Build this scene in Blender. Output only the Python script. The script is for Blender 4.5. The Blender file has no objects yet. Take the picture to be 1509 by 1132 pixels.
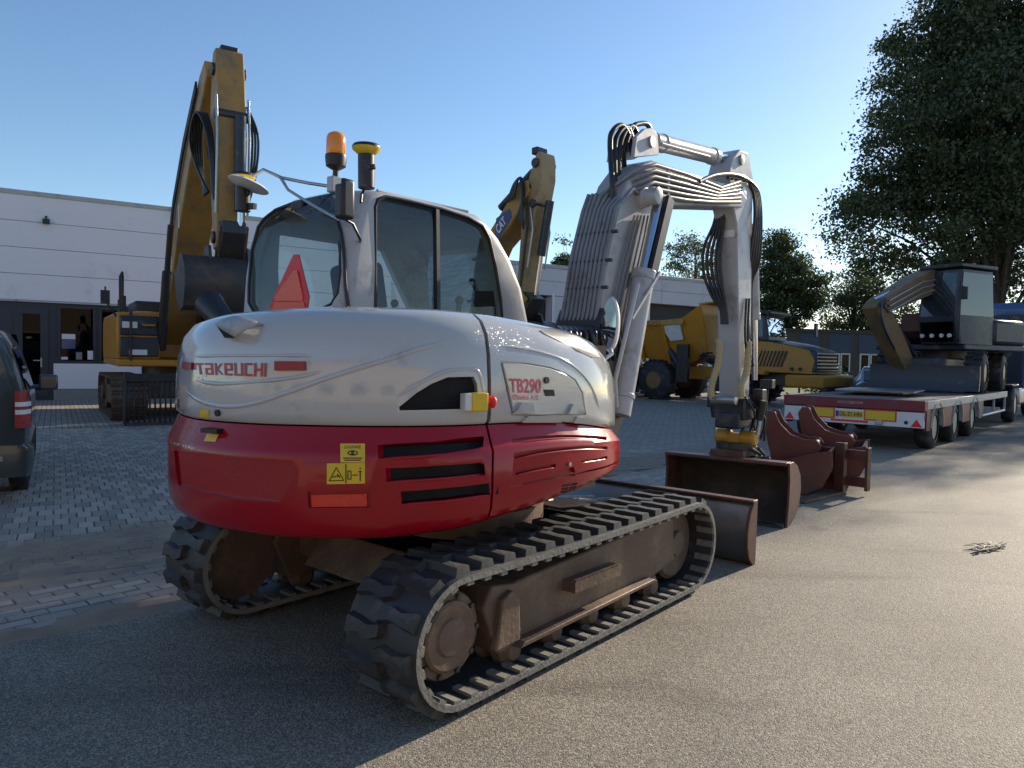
import bpy, bmesh, math, random
import numpy as np
from mathutils import Vector as V, Matrix
from mathutils.bvhtree import BVHTree
random.seed(7); RNG = np.random.default_rng(7)
rad = math.radians
scene = bpy.context.scene
COL = scene.collection

# ---------------------------------------------------------------- camera, sky, sun, exposure
F_PX, PITCH, ROLL, CAM_H = 1076.8, 0.037, 0.0197, 1.581
IMG_W, IMG_H = 1509.0, 1132.0
cam_data = bpy.data.cameras.new('camera'); cam = bpy.data.objects.new('camera', cam_data); COL.objects.link(cam)
cam.location = (0, 0, CAM_H)
cam.rotation_euler = (Matrix.Rotation(math.pi/2 - PITCH, 3, 'X') @ Matrix.Rotation(ROLL, 3, 'Z')).to_euler()
cam_data.sensor_fit = 'HORIZONTAL'; cam_data.sensor_width = 36.0
cam_data.lens = 36.0 * F_PX / IMG_W
cam_data.clip_start = 0.05; cam_data.clip_end = 5000
scene.camera = cam

SUN_AZ, SUN_EL = rad(43.5), rad(24.0)          # azimuth counted from +X towards +Y
sun_vec = V((math.cos(SUN_AZ)*math.cos(SUN_EL), math.sin(SUN_AZ)*math.cos(SUN_EL), math.sin(SUN_EL)))
world = bpy.data.worlds.new('World'); scene.world = world; world.use_nodes = True
wn = world.node_tree.nodes; wl = world.node_tree.links; wn.clear()
sky = wn.new('ShaderNodeTexSky'); sky.sky_type = 'NISHITA'; sky.sun_disc = False
sky.sun_elevation = SUN_EL; sky.sun_rotation = math.pi/2 - SUN_AZ
sky.air_density = 1.0; sky.dust_density = 0.25; sky.ozone_density = 2.4; sky.altitude = 0
bg = wn.new('ShaderNodeBackground'); bg.inputs['Strength'].default_value = 0.108
wo = wn.new('ShaderNodeOutputWorld')
hsv = wn.new('ShaderNodeHueSaturation'); hsv.inputs['Saturation'].default_value = 1.08; wl.new(sky.outputs[0], hsv.inputs['Color']); wl.new(hsv.outputs[0], bg.inputs[0]); wl.new(bg.outputs[0], wo.inputs[0])
sd = bpy.data.lights.new('sun', 'SUN'); sd.energy = 4.2; sd.angle = rad(0.53); sd.color = (1.0, 0.86, 0.68)
so = bpy.data.objects.new('sun', sd); COL.objects.link(so); so.location = (20, 20, 30)
so.rotation_euler = sun_vec.to_track_quat('Z', 'Y').to_euler()
vs = scene.view_settings; vs.view_transform = 'Standard'; vs.look = 'None'; vs.gamma = 1; vs.exposure = 0.68
vs.use_curve_mapping = False

# ---------------------------------------------------------------- pixel -> direction
def px_ray(u, v):
    a, b = u - IMG_W/2, v - IMG_H/2
    c, s = math.cos(ROLL), math.sin(ROLL)
    px, py = c*a + s*b, -s*a + c*b
    x, w = px/F_PX, -py/F_PX
    c, s = math.cos(PITCH), math.sin(PITCH)
    return V((x, c + w*s, w*c - s))
CAM_P = V((0, 0, CAM_H))
def gnd(u, v, z=0.0):
    r = px_ray(u, v); return CAM_P + r*((z - CAM_H)/r.z)
def to_px(P):
    P = V(P); x, y, z = P.x, P.y, P.z - CAM_H
    c, s = math.cos(PITCH), math.sin(PITCH); d = y*c - z*s; w = z*c + y*s
    if d < .05: return (-9999, -9999)
    a, b = F_PX*x/d, -F_PX*w/d; c, s = math.cos(ROLL), math.sin(ROLL)
    return (IMG_W/2 + c*a - s*b, IMG_H/2 + s*a + c*b)
class Frame:
    def __init__(s, x, y, deg, z=0.0):
        s.o = V((x, y, z)); s.a = rad(deg); s.R = Matrix.Rotation(s.a, 3, 'Z'); s.Ri = s.R.transposed()
        s.co = s.Ri @ (CAM_P - s.o)
    def dir(s, u, v): return s.Ri @ px_ray(u, v)
    def px(s, u, v, x=None, y=None, z=None):
        r = s.dir(u, v)
        for i, val in enumerate((x, y, z)):
            if val is not None: return s.co + r*((val - s.co[i])/r[i])
    def w(s, p): return s.o + s.R @ V(p)

# ---------------------------------------------------------------- mesh helpers
def finish(me, smooth=35):
    if smooth:
        me.polygons.foreach_set('use_smooth', [True]*len(me.polygons))
        me.set_sharp_from_angle(angle=rad(smooth))
    me.update()
def tag(o, label=None, cat=None, group=None, kind=None):
    if label: o['label'] = label
    if cat: o['category'] = cat
    if group: o['group'] = group
    if kind: o['kind'] = kind
    return o
def mkobj(name, me, mat=None, parent=None, loc=None, rot=None):
    o = bpy.data.objects.new(name, me); COL.objects.link(o)
    if mat is not None and me is not None and len(me.materials) == 0: me.materials.append(mat)
    if parent is not None: o.parent = parent
    if loc is not None: o.location = loc
    if rot is not None: o.rotation_euler = rot
    return o
def empty(name, fr, label, cat, group=None):
    o = bpy.data.objects.new(name, None); COL.objects.link(o); o.empty_display_size = .3
    o.location = fr.o; o.rotation_euler = (0, 0, fr.a)
    return tag(o, label, cat, group)
def copy_tree(o, parent=None):
    c = o.copy(); COL.objects.link(c); c.parent = parent
    for ch in list(o.children): copy_tree(ch, c)
    return c
def basis(d, up=V((0, 0, 1))):
    d = V(d).normalized()
    if abs(d.dot(up)) > .98: up = V((1, 0, 0))
    s = up.cross(d).normalized(); u = d.cross(s).normalized()
    return d, s, u
def catmull(pts, n):
    pts = [V(p) if not isinstance(p, V) else p for p in pts]; out = []
    k = len(pts) - 1
    for i in range(n):
        t = i/(n - 1)*k; j = min(int(t), k - 1); f = t - j
        p0, p1, p2, p3 = pts[max(j-1, 0)], pts[j], pts[j+1], pts[min(j+2, k)]
        out.append(.5*((2*p1) + (p2 - p0)*f + (2*p0 - 5*p1 + 4*p2 - p3)*f*f + (3*p1 - p0 - 3*p2 + p3)*f**3))
    return out
class MB:
    def __init__(s): s.v = []; s.f = []
    def add(s, vs, fs):
        b = len(s.v); s.v += [tuple(p) for p in vs]; s.f += [tuple(i + b for i in f) for f in fs]; return s
    def box(s, c, sz, R=None):
        c = V(c); hx, hy, hz = sz[0]/2, sz[1]/2, sz[2]/2
        vs = [V((x*hx, y*hy, z*hz)) for x in (-1, 1) for y in (-1, 1) for z in (-1, 1)]
        if R is not None: vs = [R @ p for p in vs]
        return s.add([p + c for p in vs], [(0,1,3,2),(4,6,7,5),(0,4,5,1),(2,3,7,6),(0,2,6,4),(1,5,7,3)])
    def b6(s, x0, x1, y0, y1, z0, z1):
        return s.box(((x0+x1)/2, (y0+y1)/2, (z0+z1)/2), (abs(x1-x0), abs(y1-y0), abs(z1-z0)))
    def bar(s, p, q, w, h, up=V((0, 0, 1)), w2=None, h2=None):
        p, q = V(p), V(q); d, a, u = basis(q - p, up); w2 = w2 or w; h2 = h2 or h
        r = [p + a*sx*w/2 + u*sz*h/2 for sx, sz in ((-1,-1),(1,-1),(1,1),(-1,1))]
        r += [q + a*sx*w2/2 + u*sz*h2/2 for sx, sz in ((-1,-1),(1,-1),(1,1),(-1,1))]
        return s.add(r, [(3,2,1,0),(4,5,6,7),(0,1,5,4),(1,2,6,5),(2,3,7,6),(3,0,4,7)])
    def cyl(s, p, q, r, n=20, r2=None, cap=True):
        p, q = V(p), V(q); d, a, u = basis(q - p); r2 = r if r2 is None else r2
        vs = []
        for i in range(n):
            t = 2*math.pi*i/n; e = a*math.cos(t) + u*math.sin(t); vs += [p + e*r, q + e*r2]
        fs = [(2*i, 2*((i+1) % n), 2*((i+1) % n)+1, 2*i+1) for i in range(n)]
        if cap: fs += [tuple(2*i for i in reversed(range(n))), tuple(2*i+1 for i in range(n))]
        return s.add(vs, fs)
    def lathe(s, p, axis, prof, n=24, cap=True):       # prof: (distance along axis, radius)
        p = V(p); d, a, u = basis(axis); rings = []
        for h, r in prof:
            rings.append([p + d*h + (a*math.cos(2*math.pi*i/n) + u*math.sin(2*math.pi*i/n))*max(r, 1e-4) for i in range(n)])
        return s.loft(rings, cap=cap)
    def tube(s, pts, r, n=8, cap=True, smooth=0):
        pts = [V(p) for p in pts]
        if smooth: pts = catmull(pts, smooth)
        rings = []; a = None
        for i, p in enumerate(pts):
            t = (pts[min(i+1, len(pts)-1)] - pts[max(i-1, 0)]).normalized()
            if a is None: a = basis(t)[1]
            a = (a - t*a.dot(t)).normalized(); u = t.cross(a)
            rr = r[i] if isinstance(r, (list, tuple)) else r
            rings.append([p + (a*math.cos(2*math.pi*k/n) + u*math.sin(2*math.pi*k/n))*rr for k in range(n)])
        return s.loft(rings, cap=cap)
    def loft(s, rings, cap=True, closed=True, loop=False):
        n = len(rings[0]); m = len(rings); vs = [p for r in rings for p in r]; fs = []
        for i in range(m if loop else m - 1):
            for k in range(n if closed else n - 1):
                j = (i+1) % m; l = (k+1) % n
                fs.append((i*n+k, i*n+l, j*n+l, j*n+k))
        if cap and not loop and closed: fs += [tuple(reversed(range(n))), tuple((m-1)*n + k for k in range(n))]
        return s.add(vs, fs)
    def prism(s, poly, vec):
        n = len(poly); vec = V(vec); poly = [V(p) for p in poly]
        fs = [tuple(reversed(range(n))), tuple(range(n, 2*n))] + [(i, (i+1) % n, n+(i+1) % n, n+i) for i in range(n)]
        return s.add(poly + [p + vec for p in poly], fs)
    def xz(s, pts, y0, y1):                            # polygon in x,z extruded from y0 to y1
        return s.prism([(x, y0, z) for x, z in pts], (0, y1 - y0, 0))
    def sph(s, c, r, sc=(1, 1, 1), n=16, m=10):
        c = V(c); rings = []
        for i in range(m + 1):
            t = math.pi*i/m; rr = max(math.sin(t), 1e-3)*r
            rings.append([c + V((math.cos(2*math.pi*k/n)*rr*sc[0], math.sin(2*math.pi*k/n)*rr*sc[1], -math.cos(t)*r*sc[2])) for k in range(n)])
        return s.loft(rings)
    def mesh(s, name, fix=True, smooth=35):
        me = bpy.data.meshes.new(name); me.from_pydata(s.v, [], s.f)
        if fix:
            bm = bmesh.new(); bm.from_mesh(me); bmesh.ops.recalc_face_normals(bm, faces=bm.faces); bm.to_mesh(me); bm.free()
        finish(me, smooth); return me
    def build(s, name, mat, parent=None, bevel=0, smooth=35, loc=None, rot=None, seg=2):
        o = mkobj(name, s.mesh(name, True, smooth), mat, parent, loc, rot)
        if bevel:
            m = o.modifiers.new('bevel', 'BEVEL'); m.width = bevel; m.segments = seg; m.limit_method = 'ANGLE'; m.angle_limit = rad(40)
        return o
    def bvh(s): return BVHTree.FromPolygons([V(p) for p in s.v], s.f)
def hit(bvh, fr, u, v, off=0.0):
    d = fr.dir(u, v).normalized(); r = bvh.ray_cast(fr.co, d)
    if r[0] is None:                                  # just past the outline: the nearest point of the surface
        best = None
        for k in range(80):
            q = bvh.find_nearest(fr.co + d*(2 + k*.1))
            if q[0] is not None and (best is None or q[3] < best[3]): best = q
        r = best
    n = r[1] if r[1].dot(d) < 0 else -r[1]
    return r[0] + n*off, n
def bil(q, a, b):
    q = [V((x, y, 0)) for x, y in q]
    p = (q[0]*(1-a) + q[1]*a)*(1-b) + (q[3]*(1-a) + q[2]*a)*b
    return p.x, p.y
def patch(name, bvh, fr, quad, mat, parent, off=.003, nx=6, ny=4, thick=0):
    """a sticker or lens lying on a curved surface; quad = tl,tr,br,bl in photo pixels"""
    vs, fs, ns = [], [], []
    for j in range(ny + 1):
        for i in range(nx + 1):
            p, n = hit(bvh, fr, *bil(quad, i/nx, j/ny), off)
            if p is None: return None
            vs.append(p); ns.append(n)
    for j in range(ny):
        for i in range(nx):
            a = j*(nx+1) + i; fs.append((a, a+nx+1, a+nx+2, a+1))
    mb = MB()
    if thick:
        k = len(vs); vs += [p + n*thick for p, n in zip(vs, ns)]
        fs = [tuple(reversed(f)) for f in fs] + [tuple(i + k for i in f) for f in fs]
        W = nx + 1; rim = [i for i in range(W)] + [j*W + nx for j in range(1, ny+1)] + [ny*W + i for i in range(nx-1, -1, -1)] + [j*W for j in range(ny-1, 0, -1)]
        for a, b in zip(rim, rim[1:] + rim[:1]): fs.append((a, b, b+k, a+k))
    mb.add(vs, fs); return mb.build(name, mat, parent, smooth=40)
def strip_poly(bvh, fr, poly, off=0.0):
    ps = [hit(bvh, fr, u, v, off) for u, v in poly]; ps = [p for p in ps if p[0] is not None]
    n = sum((p[1] for p in ps), V()).normalized(); return [p[0] for p in ps], n
def cutter(bvh, fr, poly, depth, out=.06):
    ps, n = strip_poly(bvh, fr, poly); return MB().prism([p + n*out for p in ps], -n*(depth + out))
def ridge(name, bvh, fr, poly, r, mat, parent, n=26):
    ps = [hit(bvh, fr, u, v, -.55*r) for u, v in poly]; ps = [p[0] for p in ps if p[0] is not None]
    return MB().tube(catmull(ps, n), [r*min(1, .25 + 5*min(i, n - 1 - i)/n) for i in range(n)], 10).build(name, mat, parent, smooth=60)
def boolean(o, cutters, op='DIFFERENCE', smooth=35):
    tmp = []
    for c in cutters:
        t = mkobj('cutter', c.mesh('cutter'), None, o.parent); tmp.append(t)
        m = o.modifiers.new('b', 'BOOLEAN'); m.operation = op; m.solver = 'EXACT'; m.object = t
    dg = bpy.context.evaluated_depsgraph_get(); dg.update()
    me = bpy.data.meshes.new_from_object(o.evaluated_get(dg))
    o.modifiers.clear(); mats = [m for m in o.data.materials]; old = o.data; o.data = me
    me.materials.clear()
    for m in mats[:1]: me.materials.append(m)
    me.polygons.foreach_set('material_index', [0]*len(me.polygons))
    finish(me, smooth); bpy.data.meshes.remove(old)
    for t in tmp:
        d = t.data; bpy.data.objects.remove(t); bpy.data.meshes.remove(d)
    return o
_fonts = {}
def glyphs(body, shear=0.0, space=1.0, bold=0.0):
    cu = bpy.data.curves.new('t', 'FONT'); cu.body = body; cu.shear = shear; cu.space_character = space; cu.offset = bold; cu.resolution_u = 3
    t = bpy.data.objects.new('t', cu); COL.objects.link(t)
    dg = bpy.context.evaluated_depsgraph_get(); dg.update()
    me = bpy.data.meshes.new_from_object(t.evaluated_get(dg))
    vs = [v.co.copy() for v in me.vertices]; fs = [tuple(p.vertices) for p in me.polygons]
    bpy.data.objects.remove(t); bpy.data.curves.remove(cu); bpy.data.meshes.remove(me)
    x0, x1 = min(v.x for v in vs), max(v.x for v in vs); y0, y1 = min(v.y for v in vs), max(v.y for v in vs)
    return [((v.x-x0)/(x1-x0), 1-(v.y-y0)/(y1-y0)) for v in vs], fs
def text_on(name, bvh, fr, quad, body, mat, parent, off=.004, **k):
    uv, fs = glyphs(body, **k); vs = []
    for a, b in uv:
        p, n = hit(bvh, fr, *bil(quad, a, b), off)
        if p is None: return None
        vs.append(p)
    return MB().add(vs, fs).build(name, mat, parent, smooth=0)
STROKES = {'T': [[(0, 0), (1, 0)], [(.5, 0), (.5, 1)]], 'a': [[(.05, 0), (.95, 0), (.95, 1), (0, 1), (0, .5), (.95, .5)]], 'K': [[(0, 0), (0, 1)], [(.98, 0), (.12, .5), (1, 1)]],
           'e': [[(.95, .55), (0, .55), (0, 0), (.95, 0), (.95, .55)], [(0, .5), (0, 1), (.95, 1)]], 'U': [[(0, 0), (0, 1), (1, 1), (1, 0)]], 'C': [[(1, 0), (0, 0), (0, 1), (1, 1)]], 'H': [[(0, 0), (0, 1)], [(1, 0), (1, 1)], [(0, .5), (1, .5)]], 'I': [[(0, 0), (0, 1)]]}
def logo_on(name, bvh, fr, quad, letters, mat, parent, off=.004, tx=.030, ty=.20, gap=.075):
    """square stroke lettering laid on a surface; letters: (character, relative width)"""
    tot = sum(w for _, w in letters) + gap*(len(letters) - 1); x = 0; mb = MB(); k = 0
    def P(a, b, o): return hit(bvh, fr, *bil(quad, a, b), off + o)[0]
    for ch, w in letters:
        for st in STROKES[ch]:
            for (a0, b0), (a1, b1) in zip(st, st[1:]):
                p = V(((x + a0*w)/tot, ty/2 + b0*(1 - ty), 0)); q = V(((x + a1*w)/tot, ty/2 + b1*(1 - ty), 0))
                e = .0001*k; k += 1
                if abs(p.y - q.y) < .01:
                    l, r = min(p.x, q.x) - tx/2, max(p.x, q.x) + tx/2; c = [(l, p.y - ty/2), (r, p.y - ty/2), (r, p.y + ty/2), (l, p.y + ty/2)]
                else:
                    u, d = (p, q) if p.y < q.y else (q, p); xs = ty/2 if abs(p.x - q.x) < .001 else ty/4
                    c = [(u.x - tx/2, u.y - xs), (u.x + tx/2, u.y - xs), (d.x + tx/2, d.y + xs), (d.x - tx/2, d.y + xs)]
                for i in range(3):
                    t0, t1 = i/3, (i + 1)/3
                    if abs(p.y - q.y) < .01: cc = [(c[0][0] + (c[1][0] - c[0][0])*t0, c[0][1]), (c[0][0] + (c[1][0] - c[0][0])*t1, c[0][1]), (c[0][0] + (c[1][0] - c[0][0])*t1, c[2][1]), (c[0][0] + (c[1][0] - c[0][0])*t0, c[2][1])]
                    else:
                        L4 = lambda a, b, t: (a[0] + (b[0] - a[0])*t, a[1] + (b[1] - a[1])*t); cc = [L4(c[0], c[3], t0), L4(c[1], c[2], t0), L4(c[1], c[2], t1), L4(c[0], c[3], t1)]
                    mb.add([P(a, b, e) for a, b in cc], [(0, 3, 2, 1)])
        x += w + gap
    return mb.build(name, mat, parent, smooth=0)
def fill_poly(name, bvh, fr, poly, off, mat, parent, rings=(1.0, .66, .33, .04), smooth=60):
    c = V((sum(u for u, v in poly)/len(poly), sum(v for u, v in poly)/len(poly), 0)); rg = []
    for k in rings: rg.append([hit(bvh, fr, c.x + (u - c.x)*k, c.y + (v - c.y)*k, off)[0] for u, v in poly])
    mb = MB(); mb.loft(rg, cap=False); mb.f.append(tuple((len(rings) - 1)*len(poly) + i for i in range(len(poly))))
    return mb.build(name, mat, parent, smooth=smooth)
def text_flat(name, corners, body, mat, parent, **k):     # corners tl,tr,br,bl as points
    uv, fs = glyphs(body, **k); c = [V(p) for p in corners]
    vs = [(c[0]*(1-a) + c[1]*a)*(1-b) + (c[3]*(1-a) + c[2]*a)*b for a, b in uv]
    return MB().add(vs, fs).build(name, mat, parent, smooth=0)

# ---------------------------------------------------------------- materials
def nd(nt, t, **k):
    n = nt.nodes.new(t)
    for a, b in k.items(): setattr(n, a, b)
    return n
def newmat(name):
    m = bpy.data.materials.new(name); m.use_nodes = True
    return m, m.node_tree, m.node_tree.nodes['Principled BSDF']
def mat(name, col, rough=.5, metal=0.0, var=.15, scale=6.0, dirt=None, dirt_amt=0.0, bump=0.0, bscale=60.0, coat=0.0, spec=None, rvar=.12):
    """painted / metal / rubber surface: mottled colour, patches of dirt, uneven gloss, fine relief"""
    m, nt, p = newmat(name); L = nt.links
    tc = nd(nt, 'ShaderNodeTexCoord')
    n1 = nd(nt, 'ShaderNodeTexNoise'); n1.inputs['Scale'].default_value = scale; n1.inputs['Detail'].default_value = 6
    L.new(tc.outputs['Object'], n1.inputs['Vector'])
    hs = nd(nt, 'ShaderNodeMix', data_type='RGBA'); hs.inputs['A'].default_value = tuple(c*(1-var) for c in col) + (1,); hs.inputs['B'].default_value = tuple(min(1, c*(1+var)) for c in col) + (1,)
    L.new(n1.outputs['Fac'], hs.inputs['Factor']); out = hs.outputs['Result']
    if dirt and dirt_amt > 0:
        n2 = nd(nt, 'ShaderNodeTexNoise'); n2.inputs['Scale'].default_value = scale*.55; n2.inputs['Detail'].default_value = 9; n2.inputs['Roughness'].default_value = .7
        L.new(tc.outputs['Object'], n2.inputs['Vector'])
        r = nd(nt, 'ShaderNodeMapRange'); r.inputs[1].default_value = .62 - .3*dirt_amt; r.inputs[2].default_value = .75 - .2*dirt_amt; r.inputs[4].default_value = min(1, .45 + dirt_amt*.6)
        L.new(n2.outputs['Fac'], r.inputs[0])
        dm = nd(nt, 'ShaderNodeMix', data_type='RGBA'); dm.inputs['B'].default_value = tuple(dirt) + (1,)
        L.new(out, dm.inputs['A']); L.new(r.outputs[0], dm.inputs['Factor']); out = dm.outputs['Result']
    L.new(out, p.inputs['Base Color'])
    p.inputs['Metallic'].default_value = metal
    rr = nd(nt, 'ShaderNodeMapRange'); rr.inputs[3].default_value = max(.03, rough - rvar); rr.inputs[4].default_value = min(1, rough + rvar)
    n3 = nd(nt, 'ShaderNodeTexNoise'); n3.inputs['Scale'].default_value = scale*2.3; n3.inputs['Detail'].default_value = 5
    L.new(tc.outputs['Object'], n3.inputs['Vector']); L.new(n3.outputs['Fac'], rr.inputs[0]); L.new(rr.outputs[0], p.inputs['Roughness'])
    if coat: p.inputs['Coat Weight'].default_value = coat; p.inputs['Coat Roughness'].default_value = .06
    if spec is not None: p.inputs['Specular IOR Level'].default_value = spec
    if bump:
        nb = nd(nt, 'ShaderNodeTexNoise'); nb.inputs['Scale'].default_value = bscale; nb.inputs['Detail'].default_value = 4
        L.new(tc.outputs['Object'], nb.inputs['Vector'])
        b = nd(nt, 'ShaderNodeBump'); b.inputs['Strength'].default_value = bump; b.inputs['Distance'].default_value = .01
        L.new(nb.outputs['Fac'], b.inputs['Height']); L.new(b.outputs[0], p.inputs['Normal'])
    return m
def glass(name, tint=(.75, .82, .84), rough=.02, fres=1.45, opac=0.0):
    m = bpy.data.materials.new(name); m.use_nodes = True; nt = m.node_tree; nt.nodes.clear(); L = nt.links
    o = nd(nt, 'ShaderNodeOutputMaterial'); t = nd(nt, 'ShaderNodeBsdfTransparent'); t.inputs[0].default_value = tint + (1,)
    g = nd(nt, 'ShaderNodeBsdfGlossy'); g.inputs['Roughness'].default_value = rough
    f = nd(nt, 'ShaderNodeFresnel'); f.inputs[0].default_value = fres
    a = nd(nt, 'ShaderNodeMath', operation='MULTIPLY_ADD'); a.inputs[1].default_value = 1.0; a.inputs[2].default_value = .05 + opac; a.use_clamp = True
    mx = nd(nt, 'ShaderNodeMixShader'); L.new(f.outputs[0], a.inputs[0]); L.new(a.outputs[0], mx.inputs[0])
    L.new(t.outputs[0], mx.inputs[1]); L.new(g.outputs[0], mx.inputs[2]); L.new(mx.outputs[0], o.inputs[0])
    return m
def add_dew(m):
    nt = m.node_tree; L = nt.links; p = nt.nodes['Principled BSDF']; tc = nd(nt, 'ShaderNodeTexCoord')
    v = nd(nt, 'ShaderNodeTexVoronoi'); v.inputs['Scale'].default_value = 75; L.new(tc.outputs['Object'], v.inputs['Vector'])
    n = nd(nt, 'ShaderNodeTexNoise'); n.inputs['Scale'].default_value = 2.2; n.inputs['Detail'].default_value = 5; L.new(tc.outputs['Object'], n.inputs['Vector'])
    r = nd(nt, 'ShaderNodeMapRange'); r.inputs[1].default_value = .48; r.inputs[2].default_value = .70; r.inputs[3].default_value = .0; r.inputs[4].default_value = .34; L.new(n.outputs['Fac'], r.inputs[0])
    d = nd(nt, 'ShaderNodeMath', operation='SUBTRACT', use_clamp=True); L.new(r.outputs[0], d.inputs[0]); L.new(v.outputs['Distance'], d.inputs[1])
    b = nd(nt, 'ShaderNodeBump'); b.inputs['Strength'].default_value = .9; b.inputs['Distance'].default_value = .006; L.new(d.outputs[0], b.inputs['Height'])
    old = p.inputs['Normal'].links
    if old: L.new(old[0].from_socket, b.inputs['Normal'])
    L.new(b.outputs[0], p.inputs['Normal']); L.new(b.outputs[0], p.inputs['Coat Normal'])
MUD = (.11, .085, .06); RUST = (.13, .055, .03); DUST = (.22, .19, .15)
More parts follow.
